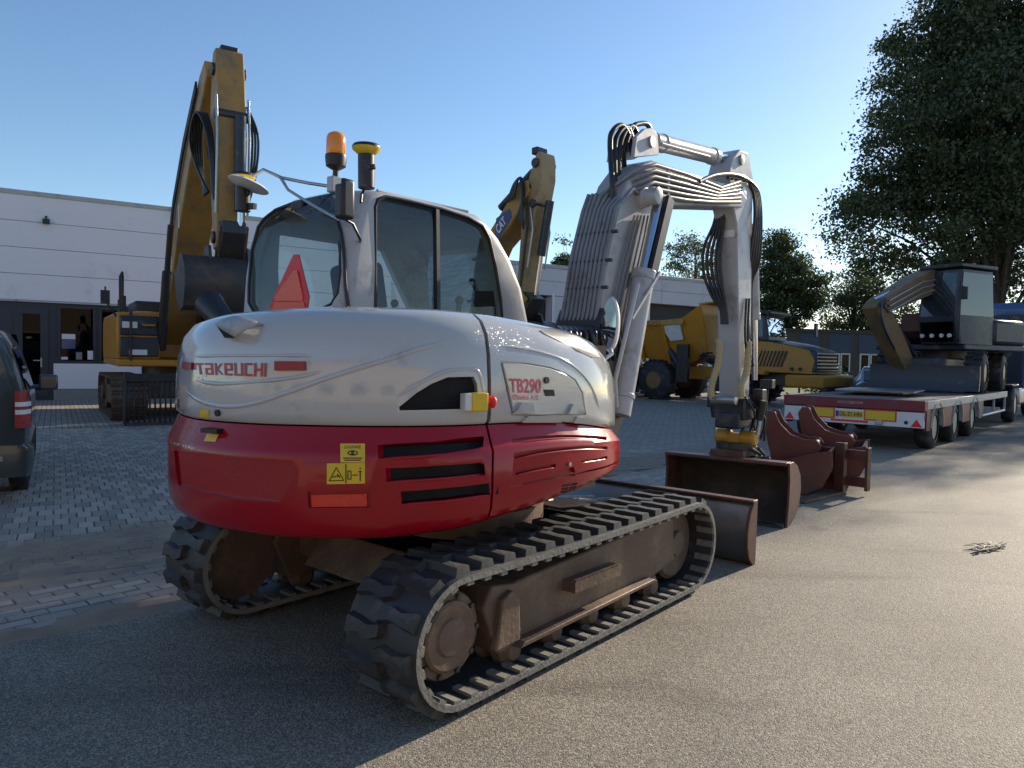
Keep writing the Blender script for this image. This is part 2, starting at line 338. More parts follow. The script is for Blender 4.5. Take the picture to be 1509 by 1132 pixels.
M = dict(
 white=mat('white_paint', (.47, .48, .47), .13, var=.03, dirt=DUST, dirt_amt=.06, coat=1.0, rvar=.06, bump=.035, bscale=70),
 greyw=mat('grey_white_paint', (.42, .43, .43), .38, var=.06, dirt=MUD, dirt_amt=.3),
 boomw=mat('boom_paint', (.43, .435, .44), .34, var=.08, dirt=MUD, dirt_amt=.3),
 boomd=mat('weathered_boom_paint', (.34, .345, .355), .34, var=.08, dirt=MUD, dirt_amt=.35),
 pipew=mat('grey_pipe_paint', (.22, .225, .235), .36, var=.1, dirt=MUD, dirt_amt=.4),
 red=mat('red_paint', (.33, .004, .012), .24, var=.06, dirt=(.2, .02, .02), dirt_amt=.06, coat=.25, rvar=.06, spec=.35),
 redl=mat('red_lettering', (.50, .02, .03), .35, var=.05),
 pink=mat('worn_red_lettering', (.62, .09, .12), .4, var=.15, scale=40),
 lens=mat('red_lens', (.30, .008, .012), .3, var=.05),
 refl=mat('red_reflector', (.75, .05, .02), .25, var=.08, bump=.4, bscale=300),
 amber=mat('amber_lens', (.90, .28, .01), .15, var=.05, coat=.5),
 yel=mat('yellow_sticker', (.75, .52, .03), .4, var=.06, scale=30),
 yelp=mat('yellow_paint', (.50, .25, .02), .38, var=.08, dirt=MUD, dirt_amt=.25),
 cat=mat('machine_yellow', (.50, .22, .018), .42, var=.10, scale=3, dirt=MUD, dirt_amt=.28),
 catd=mat('worn_machine_yellow', (.40, .22, .05), .5, var=.14, scale=4, dirt=(.15, .12, .09), dirt_amt=.45),
 catw=mat('weathered_yellow', (.36, .24, .10), .5, var=.2, scale=4, dirt=(.12, .09, .06), dirt_amt=.5),
 catk=mat('dirty_dark_yellow', (.20, .115, .04), .55, var=.2, scale=4, dirt=(.10, .08, .06), dirt_amt=.5),
 navy=mat('dark_blue_grey_paint', (.022, .028, .042), .4, var=.1, dirt=DUST, dirt_amt=.12),
 black=mat('black_plastic', (.018, .018, .02), .42, var=.15, dirt=DUST, dirt_amt=.1),
 pitch=mat('unlit_interior', (.006, .006, .007), .8, var=.1),  # near-black: stands in for shade inside openings, also used on plain black parts
 hose=mat('rubber_hose', (.014, .014, .015), .38, var=.2, bump=.1, bscale=120),
 rubber=mat('track_rubber', (.036, .036, .037), .6, var=.2, scale=9, dirt=(.16, .15, .125), dirt_amt=.3, bump=.15, bscale=45),
 rubber2=mat('dusty_sunlit_rubber', (.21, .195, .165), .75, var=.2, scale=12, dirt=(.05, .05, .05), dirt_amt=.3, bump=.4, bscale=60),  # pale colour holds both the dust and the sunlight on the belt rim
 tyre=mat('tyre_rubber', (.025, .025, .026), .7, var=.2, dirt=DUST, dirt_amt=.25, bump=.3),
 steel=mat('dark_steel', (.07, .065, .06), .45, .6, var=.2, dirt=MUD, dirt_amt=.4),
 chrome=mat('chrome_rod', (.62, .64, .68), .10, 1.0, var=.05, rvar=.04),
 galv=mat('bare_metal', (.42, .42, .41), .38, .8, var=.12),
 under=mat('muddy_undercarriage', (.125, .078, .05), .6, var=.35, scale=5, dirt=(.25, .18, .11), dirt_amt=.45, bump=.3, bscale=50),
 brown=mat('rust_brown_steel', (.12, .055, .038), .5, .3, var=.25, scale=5, dirt=(.21, .12, .07), dirt_amt=.35, bump=.2),
 bkt=mat('oxide_red_bucket', (.15, .040, .032), .42, .1, var=.25, scale=3, dirt=(.14, .085, .055), dirt_amt=.5, bump=.15, bscale=30),
 soil=mat('soil_crusted_steel', (.060, .040, .030), .8, var=.35, scale=6, dirt=(.12, .085, .06), dirt_amt=.45, bump=.6, bscale=30),
 bktk=mat('worn_dark_bucket', (.05, .045, .042), .5, .2, var=.3, scale=4, dirt=(.17, .10, .055), dirt_amt=.45, bump=.2),
 bladem=mat('worn_blade_steel', (.24, .24, .25), .36, .8, var=.25, scale=4, dirt=(.10, .075, .055), dirt_amt=.22),
 tan=mat('braided_hose_sleeve', (.50, .40, .22), .75, var=.2, scale=20, bump=.5, bscale=150),
 whitep=mat('white_part', (.72, .72, .70), .4, var=.05, dirt=DUST, dirt_amt=.15),
 mirror=mat('mirror_glass', (.75, .78, .80), .03, 1.0, var=.02, rvar=.02),
 seat=mat('seat_fabric', (.03, .033, .04), .8, var=.2, bump=.3, bscale=150),
 tri=mat('red_plastic_triangle', (.75, .02, .02), .35, var=.1, bump=.3, bscale=250),
 trin=mat('fluorescent_triangle', (.95, .14, .06), .4, var=.1, bump=.3, bscale=250),
 van=mat('slate_grey_car_paint', (.045, .058, .062), .22, .2, var=.05, coat=.7, dirt=DUST, dirt_amt=.08, rvar=.05),
 trl=mat('dark_red_trailer_paint', (.20, .022, .03), .42, var=.12, dirt=MUD, dirt_amt=.35),
 wood=mat('deck_boards', (.13, .10, .085), .75, var=.3, scale=8, dirt=(.2, .18, .16), dirt_amt=.4, bump=.4),
 blue=mat('blue_paint', (.02, .06, .19), .3, var=.1, coat=.4),
 clad=mat('white_cladding', (.80, .76, .78), .55, var=.035, scale=1.2, dirt=(.40, .38, .38), dirt_amt=.16),
 clad2=mat('grey_white_cladding', (.62, .59, .61), .55, var=.05, scale=1.2, dirt=(.40, .38, .38), dirt_amt=.2),
 anth=mat('anthracite_frame', (.028, .036, .046), .45, var=.08),
 conc=mat('concrete', (.26, .25, .24), .85, var=.15, bump=.3),
 brick=mat('dark_brick', (.10, .085, .08), .85, var=.25, scale=14, bump=.4, bscale=25),
 bluep=mat('blue_panel', (.04, .07, .14), .5, var=.08),
 gdoor=mat('dark_garage_door', (.035, .034, .036), .6, var=.15, scale=2),
 bark=mat('bark', (.07, .055, .045), .9, var=.3, scale=8, bump=.7, bscale=20),
 cabglass=glass('tinted_cab_glass', (.82, .92, .89), .012, 1.45, -.03),
 darkglass=glass('dark_window_glass', (.10, .12, .13), .015, 1.25, -.05),
 carglass=glass('black_window_glass', (.02, .025, .03), .02, 1.5, .05),
 plate=mat('yellow_number_plate', (.80, .48, .02), .35, var=.03),
 ink=mat('black_print', (.012, .012, .012), .5, var=.05),
 euro=mat('blue_plate_strip', (.01, .05, .45), .4, var=.03),
)
add_dew(M['white']); add_dew(M['red'])
# ================================================================ GROUND
def asphalt_mat():
    m, nt, p = newmat('asphalt'); L = nt.links
    tc = nd(nt, 'ShaderNodeTexCoord')
    vo = nd(nt, 'ShaderNodeTexVoronoi'); vo.inputs['Scale'].default_value = 150; L.new(tc.outputs['Object'], vo.inputs['Vector'])
    no = nd(nt, 'ShaderNodeTexNoise'); no.inputs['Scale'].default_value = .9; no.inputs['Detail'].default_value = 8; no.inputs['Roughness'].default_value = .6; L.new(tc.outputs['Object'], no.inputs['Vector'])
    nf = nd(nt, 'ShaderNodeTexNoise'); nf.inputs['Scale'].default_value = 55; nf.inputs['Detail'].default_value = 5; L.new(tc.outputs['Object'], nf.inputs['Vector'])
    cr = nd(nt, 'ShaderNodeValToRGB'); e = cr.color_ramp.elements
    e[0].position = 0; e[0].color = (.11, .10, .087, 1); e[1].position = 1; e[1].color = (.43, .378, .285, 1)
    x = cr.color_ramp.elements.new(.55); x.color = (.23, .203, .158, 1)
    sep = nd(nt, 'ShaderNodeSeparateColor'); L.new(vo.outputs['Color'], sep.inputs[0]); L.new(sep.outputs[0], cr.inputs[0])
    mx = nd(nt, 'ShaderNodeMix', data_type='RGBA', blend_type='MULTIPLY'); mx.inputs['Factor'].default_value = 1
    r = nd(nt, 'ShaderNodeMapRange'); r.inputs[1].default_value = .3; r.inputs[2].default_value = .7; r.inputs[3].default_value = .78; r.inputs[4].default_value = 1.15; L.new(no.outputs['Fac'], r.inputs[0])
    L.new(cr.outputs[0], mx.inputs['A']); L.new(r.outputs[0], mx.inputs['B'])
    ns = nd(nt, 'ShaderNodeTexNoise'); ns.inputs['Scale'].default_value = 1.7; ns.inputs['Detail'].default_value = 4; ns.inputs['Roughness'].default_value = .55
    mpn = nd(nt, 'ShaderNodeMapping'); mpn.inputs['Rotation'].default_value = (0, 0, rad(-47)); mpn.inputs['Scale'].default_value = (.22, 1.3, 1); L.new(tc.outputs['Object'], mpn.inputs[0]); L.new(mpn.outputs[0], ns.inputs['Vector'])
    rs = nd(nt, 'ShaderNodeMapRange'); rs.inputs[1].default_value = .56; rs.inputs[2].default_value = .74; rs.inputs[3].default_value = 1.0; rs.inputs[4].default_value = .66; L.new(ns.outputs['Fac'], rs.inputs[0])
    vs2 = nd(nt, 'ShaderNodeTexVoronoi'); vs2.inputs['Scale'].default_value = .9; L.new(tc.outputs['Object'], vs2.inputs['Vector'])
    rb = nd(nt, 'ShaderNodeMapRange'); rb.inputs[1].default_value = .05; rb.inputs[2].default_value = .13; rb.inputs[3].default_value = .72; rb.inputs[4].default_value = 1.0; L.new(vs2.outputs['Distance'], rb.inputs[0])
    mm = nd(nt, 'ShaderNodeMath', operation='MULTIPLY'); L.new(rs.outputs[0], mm.inputs[0]); L.new(rb.outputs[0], mm.inputs[1])
    mz = nd(nt, 'ShaderNodeMix', data_type='RGBA', blend_type='MULTIPLY'); mz.inputs['Factor'].default_value = 1; L.new(mx.outputs['Result'], mz.inputs['A']); L.new(mm.outputs[0], mz.inputs['B']); L.new(mz.outputs['Result'], p.inputs['Base Color'])
    p.inputs['Roughness'].default_value = .72; p.inputs['Specular IOR Level'].default_value = .35
    ad = nd(nt, 'ShaderNodeMath', operation='MULTIPLY_ADD'); ad.inputs[1].default_value = -.9; L.new(vo.outputs['Distance'], ad.inputs[0]); L.new(nf.outputs['Fac'], ad.inputs[2])
    b = nd(nt, 'ShaderNodeBump'); b.inputs['Strength'].default_value = .6; b.inputs['Distance'].default_value = .005; L.new(ad.outputs[0], b.inputs['Height']); L.new(b.outputs[0], p.inputs['Normal'])
    return m
def paver_mat(island=True):
    m, nt, p = newmat('concrete_paver' if island else 'far_paving'); L = nt.links
    geo = nd(nt, 'ShaderNodeNewGeometry'); oi = nd(nt, 'ShaderNodeObjectInfo')
    ad = nd(nt, 'ShaderNodeMath', operation='ADD'); L.new(geo.outputs['Random Per Island'], ad.inputs[0]); L.new(oi.outputs['Random'], ad.inputs[1])
    fr = nd(nt, 'ShaderNodeMath', operation='FRACT'); L.new(ad.outputs[0], fr.inputs[0])
    cr = nd(nt, 'ShaderNodeValToRGB'); e = cr.color_ramp.elements
    e[0].color = (.28, .245, .205, 1); e[1].color = (.50, .44, .37, 1)
    k = cr.color_ramp.elements.new(.5); k.color = (.385, .34, .285, 1)
    L.new(fr.outputs[0], cr.inputs[0])
    no = nd(nt, 'ShaderNodeTexNoise'); no.inputs['Scale'].default_value = .8; no.inputs['Detail'].default_value = 8; no.inputs['Roughness'].default_value = .65; L.new(geo.outputs['Position'], no.inputs['Vector'])
    nf = nd(nt, 'ShaderNodeTexNoise'); nf.inputs['Scale'].default_value = 40; nf.inputs['Detail'].default_value = 6; L.new(geo.outputs['Position'], nf.inputs['Vector'])
    # a drift of sand and mud swept along the strip just inside the road edge
    mp = nd(nt, 'ShaderNodeVectorMath', operation='DOT_PRODUCT'); mp.inputs[1].default_value = (-.731, .682, 0); L.new(geo.outputs['Position'], mp.inputs[0])
    su = nd(nt, 'ShaderNodeMath', operation='SUBTRACT'); su.inputs[1].default_value = 4.655 + 1.45; L.new(mp.outputs['Value'], su.inputs[0])
    ab = nd(nt, 'ShaderNodeMath', operation='ABSOLUTE'); L.new(su.outputs[0], ab.inputs[0])
    band = nd(nt, 'ShaderNodeMapRange'); band.inputs[1].default_value = .15; band.inputs[2].default_value = 1.1; band.inputs[3].default_value = .42; band.inputs[4].default_value = 0; L.new(ab.outputs[0], band.inputs[0])
    a2 = nd(nt, 'ShaderNodeMath', operation='ADD'); L.new(no.outputs['Fac'], a2.inputs[0]); L.new(band.outputs[0], a2.inputs[1])
    rg = nd(nt, 'ShaderNodeMapRange'); rg.inputs[1].default_value = .60; rg.inputs[2].default_value = .80; rg.inputs[4].default_value = .92; L.new(a2.outputs[0], rg.inputs[0])
    mx = nd(nt, 'ShaderNodeMix', data_type='RGBA'); mx.inputs['B'].default_value = (.26, .205, .15, 1); L.new(rg.outputs[0], mx.inputs['Factor']); L.new(cr.outputs[0], mx.inputs['A'])
    m2 = nd(nt, 'ShaderNodeMix', data_type='RGBA', blend_type='MULTIPLY'); m2.inputs['Factor'].default_value = .35; L.new(mx.outputs['Result'], m2.inputs['A']); L.new(nf.outputs['Fac'], m2.inputs['B'])
    L.new(m2.outputs['Result'], p.inputs['Base Color']); p.inputs['Roughness'].default_value = .8
    b = nd(nt, 'ShaderNodeBump'); b.inputs['Strength'].default_value = .5; b.inputs['Distance'].default_value = .004; L.new(nf.outputs['Fac'], b.inputs['Height']); L.new(b.outputs[0], p.inputs['Normal'])
    if not island:
        br = nd(nt, 'ShaderNodeTexBrick'); br.inputs['Scale'].default_value = 1.0; br.inputs['Brick Width'].default_value = .21; br.inputs['Row Height'].default_value = .105; br.inputs['Mortar Size'].default_value = .007
        mpn = nd(nt, 'ShaderNodeMapping'); mpn.inputs['Rotation'].default_value = (0, 0, rad(-122)); L.new(geo.outputs['Position'], mpn.inputs[0]); L.new(mpn.outputs[0], br.inputs['Vector'])
        br.inputs['Color1'].default_value = (.30, .26, .215, 1); br.inputs['Color2'].default_value = (.42, .37, .31, 1); br.inputs['Mortar'].default_value = (.06, .055, .05, 1)
        L.new(br.outputs[0], mx.inputs['A'])
    return m
M['asph'] = asphalt_mat(); M['paver'] = paver_mat(); M['farpav'] = paver_mat(False)
M['joint'] = mat('joint_sand', (.105, .092, .078), .95, var=.3, scale=20, bump=.5, bscale=90)
M['grass'] = mat('short_grass', (.07, .11, .025), .8, var=.35, scale=12, bump=.6, bscale=60)

ROAD_P, ROAD_D = V((-2.17, 4.50, 0)), V((math.cos(rad(47)), math.sin(rad(47)), 0))
ROAD_N = V((-ROAD_D.y, ROAD_D.x, 0))                  # points into the yard
g = MB().add([(-1500, -300, 0), (1500, -300, 0), (1500, 2500, 0), (-1500, 2500, 0)], [(0, 1, 2, 3)]).build('asphalt_road', M['asph']); tag(g, kind='structure')
def on_road(t, n, z=0): p = ROAD_P + ROAD_D*t + ROAD_N*n; return V((p.x, p.y, z))
yard = MB().add([on_road(-14, .02, .004), on_road(40, .02, .004), on_road(40, 60, .004), on_road(-14, 60, .004)], [(0, 1, 2, 3)]).build('paved_yard', M['farpav']); tag(yard, kind='structure')
near = MB().add([on_road(-7.5, -.02, .007), on_road(9, -.02, .007), on_road(9, 8.5, .007), on_road(-7.5, 15.5, .007)], [(0, 1, 2, 3)]).build('joint_sand', M['joint'], yard)

# --- paving bricks, each with rounded arrises
def brick_mesh(L, W):
    b = .006; h = .016
    o = [(-L/2, -W/2), (L/2, -W/2), (L/2, W/2), (-L/2, W/2)]; i = [(x - math.copysign(b, x), y - math.copysign(b, y)) for x, y in o]
    return [(x, y, 0) for x, y in o] + [(x, y, h - .005) for x, y in o] + [(x, y, h) for x, y in i], \
        [(8, 9, 10, 11)] + [(4+k, 4+(k+1) % 4, 8+(k+1) % 4, 8+k) for k in range(4)] + [(k, (k+1) % 4, 4+(k+1) % 4, 4+k) for k in range(4)]
BL, BW, BG = .205, .100, .007
bv, bf = brick_mesh(BL, BW)
spots = []
for r in range(9):                                     # courses laid along the road edge
    for k in range(-34, 46):
        t = (k + .5*(r % 2))*(BL + BG); n = (r + .5)*(BW + BG) + .004
        p = on_road(t, n)
        if r == 8 and random.random() < .3: continue
        spots.append((p.x, p.y, rad(47)))
YD = rad(32); yx, yy = V((math.cos(YD), math.sin(YD), 0)), V((-math.sin(YD), math.cos(YD), 0))
YL, YW = .235, .118
for k in range(-40, 90):                               # courses across the yard, headers towards the building
    for c in range(-120, 130):
        p = V((-4, 6, 0)) + yx*((c + .5*(k % 2))*(YW + BG)) + yy*(k*(YL + BG))
        n = (p - ROAD_P).dot(ROAD_N); t = (p - ROAD_P).dot(ROAD_D)
        if n < 9*(BW + BG) + .05 or not -7.5 < t < 9 or n > 8.5 + (9 - t)/16.5*7: continue
        spots.append((p.x, p.y, YD + math.pi/2))
def hidden(p):                                         # behind the big machine
    u, v = to_px((p[0], p[1], 0)); return 262 < u < 905 and v < 1000
def seen(p):
    u, v = to_px((p[0], p[1], 0)); return -25 < u < 1130 and v < 1000 and not hidden(p)
vis = [p for p in spots if seen(p)]; rest0 = [p for p in spots if not seen(p)]
vis.sort(key=lambda p: p[0]**2 + p[1]**2)
bmes = []
for q in ((BL, BW), (YL, YW)):
    v_, f_ = brick_mesh(*q); bme = bpy.data.meshes.new('paver'); bme.from_pydata(v_, [], f_); bme.materials.append(M['paver']); finish(bme, 30); bmes.append(bme)
for x, y, a in vis[:300]:
    o = bpy.data.objects.new('paver', bmes[0 if a < 1 else 1]); COL.objects.link(o); o.parent = yard
    o.location = (x + random.uniform(-.002, .002), y + random.uniform(-.002, .002), -.001 + random.uniform(0, .005)); o.rotation_euler = (random.uniform(-.012, .012), random.uniform(-.012, .012), a + random.uniform(-.012, .012))
rest = vis[300:] + rest0
nb = len(rest); R = np.array(rest); A2 = np.array([brick_mesh(BL, BW)[0], brick_mesh(YL, YW)[0]]); AA = A2[(R[:, 2] > 1).astype(int)]; A = AA.transpose(2, 0, 1); ca, sa = np.cos(R[:, 2] + RNG.normal(0, .008, nb)), np.sin(R[:, 2])
zz = RNG.uniform(-.001, .004, nb); tx = RNG.normal(0, .012, nb); ty = RNG.normal(0, .012, nb)
P3 = np.zeros((nb, 12, 3)); P3[:, :, 0] = R[:, 0:1] + ca[:, None]*A[0] - sa[:, None]*A[1]; P3[:, :, 1] = R[:, 1:2] + sa[:, None]*A[0] + ca[:, None]*A[1]
P3[:, :, 2] = A[2] + zz[:, None] + tx[:, None]*A[0] + ty[:, None]*A[1]
Fa = np.array(bf)[None] + (np.arange(nb)*12)[:, None, None]
rme = bpy.data.meshes.new('pavers'); rme.from_pydata(P3.reshape(-1, 3).tolist(), [], Fa.reshape(-1, 4).tolist()); finish(rme, 30)
tag(mkobj('pavers', rme, M['paver'], yard), kind='stuff')
print('pavers', len(vis), nb)

# --- sand and mud swept into a low drift over the pavers
from mathutils import noise as mnoise
sd_v, sd_f, gx, gy = [], [], 150, 34
for i in range(gx + 1):
    for j in range(gy + 1):
        t, n = -5.5 + i*.06, .75 + j*.05
        k = max(0, 1 - abs((n - 1.55)/.75)**2)*max(0, 1 - abs((t + 1.2)/4.4)**4)
        h = .006 + k*(.014 + .016*mnoise.fractal(V((t*1.3, n*2.4, 3.1)), .7, 2.1, 6) + .006*mnoise.noise(V((t*14, n*14, 0))))
        sd_v.append(on_road(t, n, h))
for i in range(gx):
    for j in range(gy):
        a_ = i*(gy + 1) + j; sd_f.append((a_, a_ + 1, a_ + gy + 2, a_ + gy + 1))
M['sand'] = mat('muddy_sand', (.30, .235, .165), .95, var=.3, scale=3, dirt=(.17, .13, .09), dirt_amt=.35, bump=.7, bscale=70)
tag(MB().add(sd_v, sd_f).build('sand_drift', M['sand'], yard, smooth=60), kind='stuff')
sd_v, sd_f, gx, gy = [], [], 260, 20                    # grit along the ragged edge of the asphalt
for i in range(gx + 1):
    for j in range(gy + 1):
        t, n = -6.5 + i*.05, -.42 + j*.04
        k = math.exp(-((n - .02)/.20)**2)
        sd_v.append(on_road(t, n, -.016 + k*(.030 + .022*mnoise.fractal(V((t*1.9, n*3.0, 9.3)), .7, 2.1, 6))))
for i in range(gx):
    for j in range(gy):
        a_ = i*(gy + 1) + j; sd_f.append((a_, a_ + 1, a_ + gy + 2, a_ + gy + 1))
tag(MB().add(sd_v, sd_f).build('edge_grit', M['sand'], yard, smooth=60), kind='stuff')

# ================================================================ TREES
def leafmat(name, c1, c2):
    m = bpy.data.materials.new(name); m.use_nodes = True; nt = m.node_tree; nt.nodes.clear(); L = nt.links
    o = nd(nt, 'ShaderNodeOutputMaterial'); geo = nd(nt, 'ShaderNodeNewGeometry')
    mx = nd(nt, 'ShaderNodeMix', data_type='RGBA'); mx.inputs['A'].default_value = c1 + (1,); mx.inputs['B'].default_value = c2 + (1,); L.new(geo.outputs['Random Per Island'], mx.inputs['Factor'])
    d = nd(nt, 'ShaderNodeBsdfDiffuse'); t = nd(nt, 'ShaderNodeBsdfTranslucent'); gl = nd(nt, 'ShaderNodeBsdfGlossy'); gl.inputs['Roughness'].default_value = .45
    L.new(mx.outputs['Result'], d.inputs[0]); L.new(mx.outputs['Result'], t.inputs[0])
    s1 = nd(nt, 'ShaderNodeMixShader'); s1.inputs[0].default_value = .38; L.new(d.outputs[0], s1.inputs[1]); L.new(t.outputs[0], s1.inputs[2])
    s2 = nd(nt, 'ShaderNodeMixShader'); s2.inputs[0].default_value = .05; L.new(s1.outputs[0], s2.inputs[1]); L.new(gl.outputs[0], s2.inputs[2]); L.new(s2.outputs[0], o.inputs[0])
    return m
M['leafd'] = leafmat('dark_foliage', (.030, .050, .018), (.065, .095, .030))
M['leafm'] = leafmat('mid_foliage', (.040, .065, .020), (.085, .12, .035))
M['leafl'] = leafmat('pale_foliage', (.07, .095, .03), (.13, .15, .06))
def leaf_mesh(name, centers, size):
    n = len(centers); a = RNG.normal(size=(n, 3)); a /= np.linalg.norm(a, axis=1)[:, None]
    b = RNG.normal(size=(n, 3)); b -= (a*b).sum(1)[:, None]*a; b /= np.linalg.norm(b, axis=1)[:, None]
    s = (size*RNG.uniform(.6, 1.35, n))[:, None]
    # a pointed leaf spray: four corners, folded along the rib
    nrm = np.cross(a, b)
    P = np.stack([centers - a*s*.9, centers + b*s*.5 + nrm*s*.12, centers + a*s*.9, centers - b*s*.5 + nrm*s*.12], 1)
    me = bpy.data.meshes.new(name); me.vertices.add(4*n); me.vertices.foreach_set('co', P.reshape(-1).astype(np.float32))
    me.loops.add(4*n); me.loops.foreach_set('vertex_index', np.arange(4*n, dtype=np.int32))
    me.polygons.add(n); me.polygons.foreach_set('loop_start', np.arange(0, 4*n, 4, dtype=np.int32)); me.update(calc_edges=True)
    return me
def tree(name, base, trunk_h, trunk_r, lobes, nclump, per, size, leaf, label, group=None, shell=.55, crad=.9, fr_deg=0):
    """lobes: (dx,dy,z, rx,ry,rz) ellipsoids the crown fills"""
    fr = Frame(base[0], base[1], fr_deg); root = empty(name, fr, label, 'tree', group)
    lob = np.array(lobes, float); vol = lob[:, 3]*lob[:, 4]*lob[:, 5]; pick = RNG.choice(len(lob), nclump, p=vol/vol.sum())
    d = RNG.normal(size=(nclump, 3)); d /= np.linalg.norm(d, axis=1)[:, None]; rr = RNG.uniform(shell**3, 1, nclump)**(1/3)
    C = lob[pick, :3] + d*lob[pick, 3:6]*rr[:, None]
    cl = []
    for c in C:
        k = int(per*RNG.uniform(.45, 1.5)); r = crad*RNG.uniform(.55, 1.3)
        cl.append(c + np.clip(RNG.normal(size=(k, 3)), -1.7, 1.7)*np.array([r, r, r*.55])*.55)
    cm = leaf_mesh('crown', np.concatenate(cl), size); mkobj('crown', cm, leaf, root)
    t = MB(); top = V((lob[:, 0].mean()*.5, lob[:, 1].mean()*.5, float(lob[:, 2].max())))
    tr = catmull([V((0, 0, -.1)), V((.1, .05, trunk_h*.5)), V((top.x*.4, top.y*.4, trunk_h)), V((top.x*.8, top.y*.8, (trunk_h + top.z)/2)), top], 14)
    t.tube(tr, [trunk_r*(1.25 if i == 0 else 1 - .85*i/13) for i in range(14)], 10)
    for i in RNG.choice(nclump, min(nclump, 46), replace=False):
        c = V(C[i]); k = min(12, max(4, int(4 + 8*max(0, (c.z - trunk_h)/(max(top.z - trunk_h, .1)))*.7))); s = tr[k]
        mid = s.lerp(c, .5) + V((0, 0, .12*(c - s).length)); r0 = trunk_r*(1 - .85*k/13)*.5
        t.tube(catmull([s, mid, c], 6), [r0*(1 - .85*j/5) for j in range(6)], 5)
    t.build('trunk', M['bark'], root, smooth=60)
    return root
# ================================================================ THE WHITE AND RED MIDI EXCAVATOR
X = Frame(-.3005, 4.7167, 50.03)
EX = empty('midi_excavator', X, 'white and red tracked midi excavator with black rubber tracks parked on the asphalt', 'excavator')

# ---- rubber tracks
TD, TRR, TZB = 2.25, .2955, .035                      # axle distance, belt outer radius, lug height
def belt_pt(s):                                        # s in 0..1 along the outer surface -> x, z, outward normal (nx,nz)
    per = 2*TD + 2*math.pi*TRR; d = (s % 1)*per; zc = TZB + TRR
    if d < TD: return -TD/2 + d, zc + TRR, 0, 1
    d -= TD
    if d < math.pi*TRR: a = d/TRR; return TD/2 + TRR*math.sin(a), zc + TRR*math.cos(a), math.sin(a), math.cos(a)
    d -= math.pi*TRR
    if d < TD: return TD/2 - d, TZB, 0, -1
    d -= TD; a = d/TRR; return -TD/2 - TRR*math.sin(a), zc - TRR*math.cos(a), -math.sin(a), -math.cos(a)
def sag(x, z, nz):                                     # the upper run hangs a little
    return z - (.012*max(0, 1 - (x/1.1)**2) if nz > .9 else 0)
NT = 120
def build_track():
    rings = []
    for i in range(NT):
        x, z, nx, nz = belt_pt(i/NT); z = sag(x, z, nz); t = .032
        ring = []
        for y, dd in ((-.225, .003), (-.215, 0), (.215, 0), (.225, .003), (.225, t), (-.225, t)):
            ring.append(V((x - nx*dd, y, z - nz*dd)))
        rings.append(ring)
    belt = MB().loft(rings, loop=True).build('track_belt', M['rubber'], EX, smooth=30)
    for sy in (-1, 1):
        er = []
        for i in range(NT):
            x, z, nx, nz = belt_pt(i/NT); z = sag(x, z, nz); er.append([V((x - nx*d, sy*yy, z - nz*d)) for yy, d in ((.2275, .002), (.2275, .031), (.214, .0335), (.214, .030))])
        MB().loft(er, loop=True).build('belt_edge', M['rubber2'], belt, smooth=30)
    # tread lugs: chunky blocks with a waisted, slanted outline, two staggered rows
    lug = MB(); out = [(-.046, -.205), (.044, -.205), (.022, -.12), (.040, -.04), (.012, .018), (-.050, .018), (-.028, -.06), (-.040, -.13)]
    b = [V((x, y, -.004)) for x, y in out]; tp = [V((x*.82 + .004, y*.95 - .004, TZB - .001)) for x, y in out]
    lug.loft([b, tp]); lme = lug.mesh('tread_lug', True, 30); lme.materials.append(M['rubber'])
    lug2 = MB(); lug2.loft([[V((-p.x, -p.y, p.z)) for p in b], [V((-p.x, -p.y, p.z)) for p in tp]]); lme2 = lug2.mesh('tread_lug', True, 30); lme2.materials.append(M['rubber'])
    n = 40
    for k in range(n):
        for me, ph in ((lme, 0), (lme2, .5)):
            x, z, nx, nz = belt_pt((k + ph)/n); z = sag(x, z, nz)
            o = mkobj('tread_lug', me, None, belt, (x, 0, z), (0, math.atan2(nx, nz), 0))
    rib = MB().box((0, 0, -.037), (.042, .12, .022)); rme = rib.mesh('belt_rib', True, 30); rme.materials.append(M['rubber2'])
    for k in range(56):
        x, z, nx, nz = belt_pt((k + .25)/56); z = sag(x, z, nz)
        for yy in (-.165, .165): mkobj('belt_rib', rme, None, belt, (x, yy, z), (0, math.atan2(nx, nz), 0))
    return belt
belt = build_track(); belt.location = (0, -.875, 0)
belt2 = copy_tree(belt, EX); belt2.location = (0, .875, 0)
